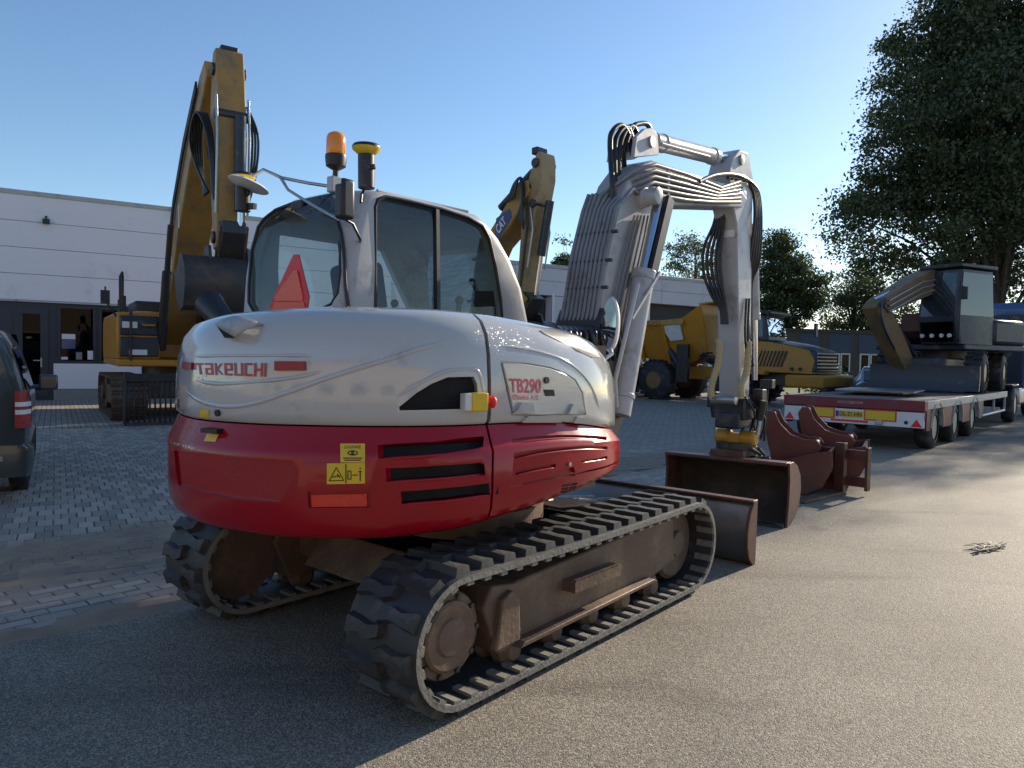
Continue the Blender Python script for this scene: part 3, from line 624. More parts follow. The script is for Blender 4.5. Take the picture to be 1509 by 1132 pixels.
def build_side(s):                                     # s=-1 right, +1 left: frame, rollers, drive, idler
    y = .875*s; o = lambda yy: y + s*yy               # yy>0 is outboard
    f = MB()
    f.xz([(-.78, .20), (-.70, .47), (.55, .53), (.98, .53), (1.02, .24), (.6, .17), (-.6, .15)], o(-.12), o(.12))
    f.xz([(-.80, .15), (-.92, .40), (-.86, .50), (-.66, .47), (-.62, .17)], o(-.14), o(.14))
    tf = f.build('track_frame', M['under'], EX, bevel=.012)
    MB().xz([(-.70, .165), (-.66, .19), (.62, .215), (.66, .195)], o(.10), o(.19)).build('lower_flange', M['under'], tf, bevel=.004)
    st = MB().b6(-.26, .20, min(o(.12), o(.2)), max(o(.12), o(.2)), .335, .395)
    for k in range(22): st.b6(-.25 + k*.02, -.24 + k*.02, min(o(.185), o(.2)), max(o(.185), o(.2)), .394, .404)
    st.build('step', M['under'], tf)
    MB().cyl((-.15, o(.1), .36), (-.15, o(.18), .36), .03, 10).cyl((.12, o(.1), .36), (.12, o(.18), .36), .03, 10).build('step_bracket', M['under'], tf)
    MB().xz([(-.86, .19), (-.82, .43), (-.74, .46), (-.69, .38), (-.68, .20)], o(.13), o(.175)).build('end_guard', M['under'], tf, bevel=.01)
    zc = TZB + TRR
    hub = MB().lathe((-TD/2, o(-.1), zc), (0, s, 0), [(0, .235), (.03, .245), (.05, .205), (.20, .20), (.215, .192), (.215, .162), (.232, .158), (.24, .145), (.236, .09), (.246, .08), (.248, 0)], 32)
    for k in range(11):
        a = 2*math.pi*k/11; hub.box((-TD/2 + .245*math.cos(a), o(-.085), zc + .245*math.sin(a)), (.05, .035, .05), Matrix.Rotation(-a, 3, 'Y'))
    hb = hub.build('drive_sprocket', M['under'], EX)
    for k in range(10):
        a = 2*math.pi*k/10; MB().cyl((-TD/2 + .177*math.cos(a), o(.11), zc + .177*math.sin(a)), (-TD/2 + .177*math.cos(a), o(.13), zc + .177*math.sin(a)), .013, 6).build('hub_bolt', M['steel'], hb)
    MB().lathe((TD/2 - .02, o(-.07), zc), (0, s, 0), [(0, .22), (.02, .245), (.12, .245), (.14, .22), (.145, .09), (.17, .08), (.172, 0)], 32).build('idler', M['under'], EX)
    for k in range(5):
        x = -.66 + k*.35
        MB().lathe((x, o(-.1), .125), (0, s, 0), [(0, .05), (.03, .085), (.07, .085), (.08, .06), (.13, .06), (.14, .085), (.19, .085), (.21, .06), (.225, .045), (.227, 0)], 18).build('roller', M['under'], EX)
    MB().lathe((.05, o(-.05), .545), (0, s, 0), [(0, .03), (.02, .045), (.12, .045), (.14, .02), (.142, 0)], 14).build('top_roller', M['under'], EX)
for s in (-1, 1): build_side(s)
cb = MB().b6(-.75, .75, -.72, .72, .30, .50); cb.xz([(-.9, .32), (-.75, .50), (.75, .50), (.9, .32), (.6, .24), (-.6, .24)], -.45, .45)
cb.bar((-.6, -.3, .42), (-.55, -.85, .36), .35, .16); cb.bar((-.6, .3, .42), (-.55, .85, .36), .35, .16); cb.bar((.6, -.3, .42), (.55, -.85, .36), .35, .16); cb.bar((.6, .3, .42), (.55, .85, .36), .35, .16)
cb.build('undercarriage_frame', M['under'], EX, bevel=.01)
MB().cyl((0, 0, .49), (0, 0, .80), .46, 36).cyl((0, 0, .56), (0, 0, .66), .52, 36).build('slew_ring', M['under'], EX)
MB().b6(-1.0, .40, -.75, .95, .785, .95).build('slew_platform', M['steel'], EX)
tagm = MB().prism([X.px(792, 742, z=.62), X.px(838, 739, z=.66), X.px(870, 745, z=.66), X.px(826, 748, z=.62)], (0, 0, .012))
tagm.build('loose_plate', M['whitep'], EX)

# ---- dozer blade
bl = MB(); prof = [(2.12, .0), (2.06, .07), (2.03, .17), (2.03, .30), (2.07, .41), (2.13, .495)]
rings = []
for y in (-1.1, -.55, 0, .55, 1.1):
    rings.append([V((x - .0, y, z)) for x, z in prof] + [V((x + .025, y, z)) for x, z in reversed(prof)])
bl.loft(rings)
blade = bl.build('dozer_blade', M['bladem'], EX, smooth=40)
MB().b6(2.075, 2.165, -1.105, 1.105, .488, .508).build('blade_top_edge', M['brown'], blade, bevel=.004)
MB().b6(2.10, 2.15, -1.09, 1.09, -.004, .05).build('cutting_edge', M['steel'], blade)
for s in (-1, 1):
    MB().xz([(2.10, .0), (2.02, .07), (1.985, .17), (1.985, .30), (2.03, .42), (2.10, .50), (2.165, .50), (2.15, .0)], s*1.08, s*1.106).build('blade_side_plate', M['brown'], blade, bevel=.004)
    MB().bar((2.02, s*.42, .2), (.8, s*.42, .34), .12, .14).build('blade_arm', M['under'], EX, bevel=.01)
MB().cyl((.85, 0, .5), (1.5, 0, .42), .06, 16).cyl((1.5, 0, .42), (2.02, 0, .36), .035, 12).build('blade_cylinder', M['steel'], EX)

# ---- body shells: stations around the tail  (x, y, z_seam, z_bottom, z_top)
ST = [(.15, 1.26, 1.25, .76, 1.70), (-.55, 1.26, 1.25, .745, 1.71), (-1.08, 1.19, 1.25, .735, 1.72), (-1.40, .99, 1.25, .73, 1.74), (-1.62, .64, 1.25, .73, 1.77), (-1.73, .21, 1.25, .73, 1.79),
      (-1.68, -.21, 1.255, .73, 1.805), (-1.53, -.53, 1.26, .735, 1.815), (-1.30, -.79, 1.262, .745, 1.815), (-1.02, -.95, 1.262, .765, 1.815), (-.68, -1.02, 1.26, .80, 1.805), (-.32, -1.055, 1.245, .84, 1.775),
      (.06, -1.04, 1.20, .88, 1.74), (.36, -.95, 1.165, .90, 1.65), (.52, -.80, 1.145, .905, 1.54), (.575, -.62, 1.14, .905, 1.45)]
def station(t):
    k = len(ST) - 1; t = t*k; j = min(int(t), k - 1); f = t - j; r = []
    for c in range(5):
        p0, p1, p2, p3 = ST[max(j-1, 0)][c], ST[j][c], ST[j+1][c], ST[min(j+2, k)][c]
        r.append(.5*(2*p1 + (p2-p0)*f + (2*p0-5*p1+4*p2-p3)*f*f + (3*p1-p0-3*p2+p3)*f**3))
    return r
def shell(t0, t1, n, prof, zi0, zi1, ins=0.0, inner=.55):
    """prof: (inset in metres towards the middle, height fraction).  Closed loops, one per station."""
    rings = []
    for i in range(n):
        t = t0 + (t1 - t0)*i/(n - 1); x, y, a, b, c = station(t); z = (a, b, c)
        tx = [station(min(1, t + .004))[k] - station(max(0, t - .004))[k] for k in (0, 1)]
        nn = V((tx[1], -tx[0], 0)).normalized()                      # points inwards or outwards
        cen = V((-.30, .10, 0)) - V((x, y, 0))
        if nn.dot(cen) < 0: nn = -nn
        z0, z1 = z[zi0], z[zi1]; ring = []
        for d, w in prof:
            m = nn.lerp(cen.normalized(), min(1, d*1.6))
            ring.append(V((x, y, 0)) + m*(ins + d) + V((0, 0, z0 + (z1 - z0)*w)))
        rings.append(ring)
    return MB().loft(rings)
WP = [(.55, 0), (.02, 0), (.004, .03), (0, .10), (.004, .35), (.016, .60), (.040, .77), (.088, .89), (.16, .955), (.28, .985), (.60, 1.0), (.60, .6)]
RP = [(.5, 0), (.11, 0), (.062, .022), (.026, .075), (.007, .17), (0, .34), (0, .76), (.012, .80), (.055, 1.0), (.5, 1.0)]
TS = .635                                             # the joint between tail and right-hand cover
hood_mb = shell(0, TS - .0022, 60, WP, 0, 2, .035); side_mb = shell(TS + .0022, 1, 34, WP, 0, 2, .035)
cw_mb = shell(0, TS - .0016, 60, RP, 1, 0, 0); rp_mb = shell(TS + .0016, 1, 34, RP, 1, 0, .004)
# lift the joint between white and red by a shadow gap
for mb in (cw_mb, rp_mb): mb.v = [(x, y, z - .008 if z > 1.0 else z) for x, y, z in mb.v]
Bh, Bs, Bc, Br = hood_mb.bvh(), side_mb.bvh(), cw_mb.bvh(), rp_mb.bvh()
hood = hood_mb.build('engine_hood', M['white'], EX, smooth=40); side = side_mb.build('side_cover', M['white'], EX, smooth=40)
cw = cw_mb.build('counterweight', M['red'], EX, smooth=40); rp = rp_mb.build('lower_side_cover', M['red'], EX, smooth=40)
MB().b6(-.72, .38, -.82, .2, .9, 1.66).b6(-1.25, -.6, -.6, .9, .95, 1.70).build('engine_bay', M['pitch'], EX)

# tail of the hood
boolean(hood, [cutter(Bh, X, [(588, 600), (614, 579), (637, 565), (660, 556), (698, 555), (703, 566), (706, 602), (589, 605)], .16)], smooth=40)
def inset_bvh(ob): return BVHTree.FromPolygons([v.co.copy() for v in ob.data.vertices], [tuple(p.vertices) for p in ob.data.polygons])
Bh2 = inset_bvh(hood)
logo_on('lettering', Bh, X, [(290, 535), (392.5, 535), (391.5, 555.5), (292.5, 552)], [('T', .5), ('a', .58), ('K', .58), ('e', .6), ('U', .62), ('C', .58), ('H', .62), ('I', .03)], M['redl'], hood, .003, .026, .17, .34)
ridge('hood_crease', Bh, X, [(271, 527), (300, 525), (360, 524), (420, 524), (452, 524.5), (457, 530), (457, 545)], .010, M['white'], hood, 40)
for q in ([(272.5, 534), (286, 534.5), (286, 545), (272.5, 544)], [(407, 532.5), (451, 533), (451, 546), (407, 546.5)]):
    patch('tail_light', Bh2, X, q, M['lens'], hood, .001, 8, 3, .014)
ridge('hood_crease', Bh, X, [(263.5, 566), (275, 578), (296, 591), (322, 597.5), (352, 598), (386, 591), (430, 576), (480, 558), (530, 542), (580, 527), (618, 514), (655, 505), (690, 501)], .016, M['white'], hood, 50)
ridge('hood_crease', Bh, X, [(272, 553), (300, 563), (334, 565.5), (394, 561), (430, 557), (456, 552), (500, 541)], .012, M['white'], hood, 30)
ridge('vent_lip', Bh, X, [(560, 604), (600, 575), (636, 556), (662, 546), (695, 544.5), (706, 550), (712, 575), (716, 604)], .013, M['white'], hood, 40)
patch('sticker', Bh2, X, [(295.5, 603), (308.5, 604), (308, 619), (295, 618)], M['yel'], hood)
p, n = hit(Bh2, X, 322, 608.5); MB().cyl(p - n*.005, p + n*.012, .016, 16).build('hood_lock', M['black'], hood)
patch('side_reflector', Bh2, X, [(261.6, 588), (264, 588), (264, 607), (261.6, 607)], M['lens'], hood, .002, 2, 3)
fill_poly('intake_shade', Bh, X, [(590, 600), (615, 580), (638, 566), (661, 557.5), (697, 556.5), (702, 567), (704.5, 601), (590, 603.5)], -.03, M['pitch'], hood)  # black sheet stands in for the shade inside the intake
q = hit(Bh, X, 700, 592)[0]; qn = hit(Bh, X, 660, 580)[1]; qs = V((0, 0, 1)).cross(qn).normalized()
MB().box(q + qn*.026 - qs*.055, (.035, .07, .08), Matrix((qs, qn, V((0, 0, 1)))).transposed()).build('stop_bracket', M['whitep'], hood, bevel=.005)
es = MB().box(q + qn*.03, (.08, .075, .085), Matrix((qs, qn, V((0, 0, 1)))).transposed()).build('emergency_stop', M['yel'], hood, bevel=.006)
MB().lathe(q + qs*.04 + qn*.03, qs, [(0, .022), (.02, .022), (.022, .03), (.04, .03), (.05, .02), (.051, 0)], 18).build('stop_button', M['tri'], es)
# exhaust: black pipe behind a folded sheet hood
pe = [X.px(350, 492, x=-1.15), X.px(338, 480, x=-1.15), X.px(326, 468, x=-1.15), X.px(314, 455, x=-1.15), X.px(308, 447, x=-1.15)]; MB().tube(pe, [.06, .062, .07, .082, .088], 20).build('exhaust_pipe', M['black'], hood, smooth=60)
MB().lathe(pe[-1] + (pe[-1] - pe[-2])*.05, pe[-1] - pe[-2], [(0, .075), (.001, 0)], 20).build('pipe_mouth', M['pitch'], hood, smooth=0)
d0 = hit(Bh, X, 347, 497)[0]; xd = d0.x + .02
def EC(u, v, k): q_ = X.px(u, v, x=xd); return X.co + (q_ - X.co)*k
top_ = [EC(318, 478, .972), EC(326, 473, .972), EC(336, 468.5, .974), EC(348, 466, .976), EC(360, 467.5, .985), EC(374, 472, .995), hit(Bh, X, 388, 479, .004)[0]]
bot_ = [EC(319, 479, .970), EC(326, 484, .966), EC(336, 490, .962), EC(347, 496, .960), EC(355, 490, .970), EC(364, 485, .982), hit(Bh, X, 385, 481, .002)[0]]
cv = MB().loft([list(q_) for q_ in zip(top_, bot_)], cap=False, closed=False); m_ = cv.build('exhaust_cover', M['greyw'], hood, smooth=60); sm = m_.modifiers.new('s', 'SOLIDIFY'); sm.thickness = .012; sm.offset = 0
MB().add([bot_[0] + V((0, 0, -.004)), bot_[3] + V((0, 0, -.008)), EC(331, 498, .972)], [(0, 1, 2)]).build('exhaust_cover_opening', M['pitch'], hood, smooth=0)  # dark triangle painted as the shade under the cover

# right-hand white cover with the maintenance flap
FL = [(739, 534), (775, 536), (810, 542), (832, 550), (847, 560), (857, 578), (862, 610), (800, 612), (756, 612), (748, 575)]
cx_, cy_ = 800, 575
grow = lambda P, k: [(cx_ + (u - cx_)*k, cy_ + (v - cy_)*k) for u, v in P]
boolean(side, [cutter(Bs, X, grow(FL, 1.035), .016)], smooth=40)
ps, n = strip_poly(Bs, X, grow(FL, .985), -.012)
flap = MB().prism(ps, n*.017).build('maintenance_flap', M['white'], side, bevel=.004)
Bfl = inset_bvh(flap)
text_on('lettering', Bfl, X, [(749.5, 557.5), (797.5, 558.5), (796.5, 580), (751.5, 579)], 'TB290', M['pink'], flap, .003, bold=.02)
text_on('lettering', Bfl, X, [(754.5, 581), (792.5, 582.5), (792.5, 590), (754.5, 589)], 'Øbakke A/S', M['pink'], flap, .003)
p, nn_ = hit(Bfl, X, 804.5, 560.5); MB().cyl(p - nn_*.004, p + nn_*.010, .017, 18).build('flap_lock', M['black'], flap)
patch('flap_latch', Bfl, X, [(800, 574), (816, 574.5), (817.5, 583.5), (803, 584)], M['pitch'], flap, .002, 4, 3)
for q in ([(765, 593), (782, 593), (784, 609), (757, 609)], [(841, 595), (855, 596), (858, 610), (834, 610)]):
    patch('flap_hinge', Bfl, X, q, M['white'], flap, -.003, 4, 3, .025)
patch('cover_step', Bs, X, [(776, 613), (822, 613), (826, 620), (768, 620)], M['white'], side, -.004, 4, 2, .018)
patch('cover_step', Bs, X, [(848, 614), (860, 615), (862, 622), (844, 621)], M['white'], side, -.004, 3, 2, .018)
ridge('cover_crease', Bs, X, [(722, 510), (760, 512), (800, 520), (835, 533), (862, 556), (878, 585), (886, 620)], .012, M['white'], side, 40)
ps = [(794, 487), (815, 488), (840, 495), (862, 505), (878, 518), (884, 527), (872, 527), (850, 517), (824, 503), (803, 493)]
fill_poly('dark_glass_inlay', Bs, X, ps, .004, M['navy'], side)

# red tail
slots = [[(556, 656), (640, 651), (722, 644), (735, 646), (737, 663), (640, 671), (558, 677)], [(568, 690.5), (650, 686), (727, 679), (737, 680), (739, 698), (650, 706), (569, 711)], [(590, 724.5), (660, 719), (720, 712), (738, 712), (740, 729), (660, 739), (592, 744)]]
slots = [[(min(u, 725), v) for u, v in s] for s in slots]
boolean(cw, [cutter(Bc, X, s, .10) for s in slots] + [cutter(Bc, X, [(256.5, 664), (300, 669), (400, 678), (431, 681), (437, 700), (412, 741), (346, 736), (293, 724), (262, 713)], .016, .05),
             cutter(Bc, X, [(453, 724), (545, 722), (546, 748), (455, 749)], .018)], smooth=40)
Bc2 = inset_bvh(cw)
for s in slots:
    L_ = len(s); patch('vent_back', Bc, X, [s[0], s[3], s[4], s[-1]] if L_ == 7 else [s[0], s[2], s[3], s[-1]], M['pitch'], cw, -.045, 14, 2)  # black sheet stands in for the shade deep in each slot
    ridge('vent_lip', Bc, X, [s[-1], s[-2], s[-3]], .008, M['red'], cw, 16)
patch('reflector', Bc2, X, [(459, 729), (541, 727.5), (541.5, 746), (460, 747)], M['refl'], cw, .001, 8, 3, .006)
s1 = patch('warning_sticker', Bc2, X, [(501.5, 654), (538, 654), (538, 681.5), (502, 681.5)], M['yel'], cw, .003)
s2 = patch('warning_sticker', Bc2, X, [(482, 683), (538, 682), (538, 712.5), (482, 713.5)], M['yel'], cw, .003)
text_on('print', Bc2, X, [(508, 657), (532, 657), (532, 661.5), (508, 661.5)], 'LIVSFARE', M['ink'], s1, .0045)
def lines_on(name, bvh, segs, w, m_, parent, off=.0045):
    mb = MB()
    for (a, b) in segs:
        a, b = V((a[0], a[1], 0)), V((b[0], b[1], 0)); d = (b - a).normalized(); s = V((-d.y, d.x, 0))*w/2
        q = [hit(bvh, X, p.x, p.y, off)[0] for p in (a + s, b + s, b - s, a - s)]
        if None not in q: mb.add(q, [(0, 1, 2, 3)])
    return mb.build(name, m_, parent, smooth=0)
eye = [(520 + 7*math.cos(t), 668 + 3.2*math.sin(t)) for t in [i*math.pi/8 for i in range(17)]]
lines_on('print', Bc2, list(zip(eye, eye[1:])) + [((517.5, 668), (522.5, 668)), ((518, 670), (522, 670)), ((518, 666), (522, 666)), ((506, 675), (534, 675)), ((508, 678), (532, 678))], 1.6, M['ink'], s1)
lines_on('print', Bc2, [((496, 689), (485.5, 708.5)), ((485.5, 708.5), (507, 708)), ((507, 708), (496, 689))], 1.3, M['ink'], s2)
lines_on('print', Bc2, [((510, 684), (510, 712)), ((513, 694), (517.5, 694)), ((517.5, 694), (517.5, 706)), ((517.5, 706), (513, 706)), ((513, 706), (513, 694)), ((519.5, 700), (527, 700)), ((490, 703), (501, 701)), ((497, 698), (501, 704)), ((531, 693), (531, 709)), ((528.5, 695), (533.5, 695)), ((529.5, 700), (532.5, 700)), ((530, 690), (532.5, 690))], 1.5, M['ink'], s2)
s3 = patch('warning_sticker', Bc2, X, [(306, 639), (323, 640.5), (318, 651.5), (301, 650.5)], M['yel'], cw, .003)
sc_ = MB()
for k in range(9):
    u = 252 + k*4.2; w = random.uniform(2, 4.4); h_ = random.uniform(2, 5); v = 651 + k*1.1
    q = [hit(Bc2, X, *c, .002)[0] for c in ((u, v), (u + w, v + .6), (u + w*.8, v + h_), (u + w*.15, v + h_*.8))]
    if None not in q: sc_.add(q, [(0, 1, 2, 3)])
if sc_.v: sc_.build('paint_scrape', M['galv'], cw, smooth=0)
p_, n_ = hit(Bc2, X, 318, 634); 
MB().box(p_, (.09, .10, .02), Matrix.Rotation(.3, 3, 'Z')).build('recess_catch', M['black'], cw)

# red right-hand cover: pressed grooves, parting line, grille
G = [[(755, 647), (790, 643), (823, 641), (860, 641.5), (894, 644), (894, 649), (860, 646.5), (823, 646), (790, 648.5), (755, 653)],
     [(757, 670), (790, 664), (823, 660), (860, 657.5), (895, 658), (895, 663), (860, 663), (823, 666), (790, 670.5), (758, 677)],
     [(759, 693), (790, 687.5), (819, 683.5), (819, 689.5), (790, 694.5), (760, 701)], [(856, 677.5), (895, 672), (895, 677), (857, 683)]]
boolean(rp, [cutter(Br, X, q, .018) for q in G] + [cutter(Br, X, [(750, 716), (800, 706), (860, 694), (926, 679), (926, 681.5), (860, 697), (800, 709), (750, 719)], .02),
             cutter(Br, X, [(826, 705), (833, 691), (846, 688), (848, 701)], .018)], smooth=40)
for q in G: ridge('groove_lip', Br, X, list(reversed(q[len(q)//2:])), .006, M['red'], rp, 20)
Br2 = inset_bvh(rp)
p, n = hit(Br2, X, 838, 684); MB().cyl(p - n*.004, p + n*.012, .012, 12).build('cover_lock', M['galv'], rp)
gm = MB()
for r_ in range(4):
    for c_ in range(2):
        u, v = 829 + c_*12 - r_*1.4, 715 + r_*4.5 - c_*2
        q = [hit(Br2, X, *c, .002)[0] for c in ((u, v), (u + 10, v - 1.6), (u + 9.4, v + 1.2), (u - .6, v + 2.8))]
        if None not in q: gm.add(q, [(0, 1, 2, 3)])
if gm.v: gm.build('small_grille', M['pitch'], rp, smooth=0)
pr = [hit(Br2, X, *c, .002)[0] for c in ((896, 706), (912, 700), (915, 704), (900, 712))]
if None not in pr: MB().add(pr, [(0, 1, 2, 3)]).build('reflector', M['refl'], rp, smooth=0)

# ---- cab
def rrect(x0, x1, y0, y1, r, z, n=6):
    out = []
    for cx, cy, a0 in ((x1-r, y1-r, 0), (x0+r, y1-r, 90), (x0+r, y0+r, 180), (x1-r, y0+r, 270)):
        for k in range(n + 1):
            a = rad(a0 + 90*k/n); out.append(V((cx + r*math.cos(a), cy + r*math.sin(a), z)))
    return out
CL = [(1.15, -.81, 1.02, .25, 1.38, .10), (1.55, -.81, 1.02, .25, 1.38, .10), (1.85, -.80, 1.00, .25, 1.385, .10), (2.10, -.775, .93, .26, 1.405, .11), (2.30, -.74, .82, .275, 1.415, .12), (2.44, -.70, .70, .285, 1.415, .13), (2.53, -.65, .60, .295, 1.39, .15), (2.585, -.585, .53, .32, 1.34, .17), (2.615, -.50, .44, .39, 1.26, .18), (2.625, -.40, .35, .48, 1.14, .16)]
def cabrings(ins, zsc=0): return [rrect(x0 + ins, x1 - ins, y0 + ins, y1 - ins, max(.03, r - ins*.6), z - zsc) for z, x0, x1, y0, y1, r in CL]
cab_mb = MB().loft(cabrings(0)); Bcab = cab_mb.bvh()
cabo = cab_mb.build('cab', M['greyw'], EX, smooth=40)
inner = MB().loft(cabrings(.055, .05))
rear_win = [(366, 446), (366, 420), (370, 370), (376, 333), (384, 317), (404, 306), (435, 296), (470, 289), (492, 287), (499, 297), (502, 340), (501, 400), (497, 432), (488, 448), (470, 457), (430, 463), (392, 464), (373, 459)]
right_win = [(553, 461), (553, 305), (557, 294), (568, 290), (600, 296), (650, 308), (690, 321), (711, 333), (721, 351), (731, 395), (738, 440), (741, 472)]
cuts = [inner]
for poly in (rear_win, right_win): cuts.append(cutter(Bcab, X, poly, .30, .16))
cuts.append(MB().xz([(-.55, 1.45), (-.50, 2.42), (.45, 2.42), (.80, 1.85), (.85, 1.45)], 1.28, 1.6))                       # door glass
cuts.append(MB().prism([(1.3, .38, 1.45), (1.3, 1.20, 1.45), (.70, 1.17, 2.42), (.70, .42, 2.42)], (-.35, 0, .08)))       # windscreen
boolean(cabo, cuts, smooth=40)
def pane(poly, off, n=None):
    ps, nn = strip_poly(Bcab, X, poly, off); return ps, nn
def glaze(name, poly, parent):
    c = V((sum(u for u, v in poly)/len(poly), sum(v for u, v in poly)/len(poly), 0)); rings = []
    for k in (1.02, .7, .35, .05): rings.append([hit(Bcab, X, c.x + (u - c.x)*k, c.y + (v - c.y)*k, -.022)[0] for u, v in poly])
    mb = MB(); mb.loft(rings, cap=False); mb.f.append(tuple(3*len(poly) + i for i in range(len(poly)))); return mb.build(name, M['cabglass'], parent, smooth=60)
glaze('rear_window', rear_win, cabo); glaze('side_window', right_win, cabo)
MB().add([(.985, .34, 1.45), (.985, 1.24, 1.45), (.72, 1.2, 2.38), (.72, .4, 2.38)], [(0, 1, 2, 3)]).build('windscreen', M['cabglass'], cabo, smooth=0)
MB().add([(-.56, 1.36, 1.45), (-.5, 1.385, 2.42), (.45, 1.385, 2.42), (.85, 1.36, 1.45)], [(0, 1, 2, 3)]).build('door_window', M['cabglass'], cabo, smooth=0)
def seal(poly, parent, r=.011):
    ps = [hit(Bcab, X, u, v, -.004)[0] for u, v in poly]; ps = ps + ps[:1]; MB().tube(ps, r, 6).build('window_seal', M['black'], parent, smooth=60)
seal(rear_win, cabo); seal(right_win, cabo, .014)
m0, m1 = hit(Bcab, X, 644, 308, -.01)[0], hit(Bcab, X, 646, 466, -.01)[0]
MB().bar(m0, m1, .035, .03).build('window_mullion', M['black'], cabo)
# warning triangle on the inside of the rear window
T = [(429, 374), (437, 374), (452, 436), (449, 461), (397, 461), (394, 450)]; Ti = [(430, 398), (435, 398), (444, 437), (443, 443), (404, 443), (402, 438)]
ps, n = pane(T, -.016); tr_ = MB().prism(ps, -n*.006).build('warning_triangle', M['tri'], cabo, smooth=0)
ps, n = pane(Ti, -.011); MB().prism(ps, -n*.005).build('triangle_centre', M['trin'], tr_, smooth=0)
ps, n = pane([(402, 445), (445, 445), (448, 460), (398, 460)], -.011); MB().prism(ps, -n*.005).build('triangle_foot', M['trin'], tr_, smooth=0)
# inside: seat, consoles, monitor, papers
sm_ = MB(); sm_.box((.05, .78, 1.62), (.50, .50, .14)); st_ = sm_.build('seat', M['seat'], cabo, bevel=.05, seg=3)
MB().box((-.24, .78, 1.92), (.13, .48, .56), Matrix.Rotation(-.18, 3, 'Y')).build('seat_back', M['seat'], st_, bevel=.055, seg=3)
MB().box((-.30, .78, 2.28), (.10, .26, .18), Matrix.Rotation(-.18, 3, 'Y')).build('headrest', M['seat'], st_, bevel=.04, seg=3)
for yy in (.42, 1.12):
    c_ = MB().box((.12, yy, 1.72), (.55, .12, .2)).build('console', M['black'], cabo, bevel=.02)
    MB().tube([(.34, yy, 1.8), (.35, yy, 1.9), (.36, yy, 1.95)], .02, 8).sph((.36, yy, 1.98), .032).build('joystick', M['black'], c_)
MB().box((.74, .48, 2.0), (.04, .22, .16), Matrix.Rotation(.5, 3, 'Z')).build('monitor', M['black'], cabo, bevel=.01)
MB().box((.78, .42, 1.80), (.05, .14, .4)).build('lever_post', M['black'], cabo, bevel=.01)
MB().b6(-.78, 1.0, .27, 1.3, 1.2, 1.5).build('cab_floor', M['black'], cabo)
MB().b6(.62, .66, .34, .58, 1.6, 1.95).build('paper_clipboard', M['whitep'], cabo)
# rear corner hose, roof equipment
MB().tube([hit(Bcab, X, u, v, .012)[0] for u, v in ((497, 322), (504, 345), (508, 380), (509, 420), (513, 455), (514, 464))], .012, 8, smooth=20).build('cable', M['hose'], cabo, smooth=60)
# ---- roof: beacon, antennas, mirrors
XR = -.58
def ax_at(u, v, x=XR): return X.px(u, v, x=x)
b0, b1, b2 = ax_at(493, 268), ax_at(495, 243), ax_at(495, 200)
pole = MB().cyl(b0 - V((0, 0, .06)), b1 - V((0, 0, .02)), .018, 12).lathe(b1 - V((0, 0, .03)), (0, 0, 1), [(0, .03), (.02, .062), (.07, .068), (.09, .066), (.091, 0)], 24)
bc = pole.build('beacon', M['black'], cabo)
hb_ = (b2 - b1).length
MB().lathe(b1 + V((0, 0, .055)), (0, 0, 1), [(0, .058), (.01, .062), (hb_*.62, .060), (hb_*.74, .050), (hb_*.80, .03), (hb_*.815, 0)], 28).build('beacon_lens', M['amber'], bc, smooth=50)
MB().box(b0 + V((.02, 0, -.02)), (.12, .06, .10)).build('beacon_bracket', M['greyw'], bc, bevel=.008)
def antenna(u, vt, vb, r, x, name_, y=None):
    t, b = (ax_at(u, vt, x), ax_at(u, vb, x)) if y is None else (X.px(u, vt, y=y), X.px(u, vb, y=y))
    a = MB().cyl(b, V((t.x, t.y, t.z - .05)), .050, 20).box(b + V((0, -.05, .12)), (.02, .05, .03)).build(name_, M['black'], cabo, bevel=.004)
    MB().lathe(V((t.x, t.y, t.z - .055)), (0, 0, 1), [(0, .04), (.015, .06), (.035, r*.98), (.045, r)], 28).build('antenna_dish', M['yel'], a, smooth=50)
    MB().lathe(V((t.x, t.y, t.z - .011)), (0, 0, 1), [(0, r), (.008, r*1.01), (.02, r*.92), (.025, r*.6), (.026, 0)], 28).build('antenna_cap', M['black'], a, smooth=50)
antenna(540, 216, 278, .085, -.60, 'satellite_antenna')
antenna(358, 258, 312, .085, 0, 'satellite_antenna', 1.50)
MB().bar(X.px(360, 304, y=1.50), X.px(376, 304, y=1.40), .03, .04).build('antenna_bracket', M['black'], cabo)
MB().tube([hit(Bcab, X, 532, 300, .01)[0], ax_at(533, 286), ax_at(538, 276)], .008, 6).build('antenna_cable', M['hose'], cabo)
# black box mirror beside the rear pillar, rod below it
bx_ = MB(); p = X.px(508, 294, x=-.86); bx_.box(p, (.09, .085, .225))
mb_ = bx_.build('box_mirror', M['black'], cabo, bevel=.02)
MB().box(p + V((.0, -.0, .06)) + V((-.046, 0, .03)), (.004, .05, .025)).build('mirror_label', M['whitep'], mb_)
MB().tube([p + V((0, 0, -.11)), X.px(520, 330, x=-.8), X.px(531, 353, x=-.74), hit(Bcab, X, 531, 356, .0)[0]], .008, 8).build('mirror_rod', M['black'], mb_)
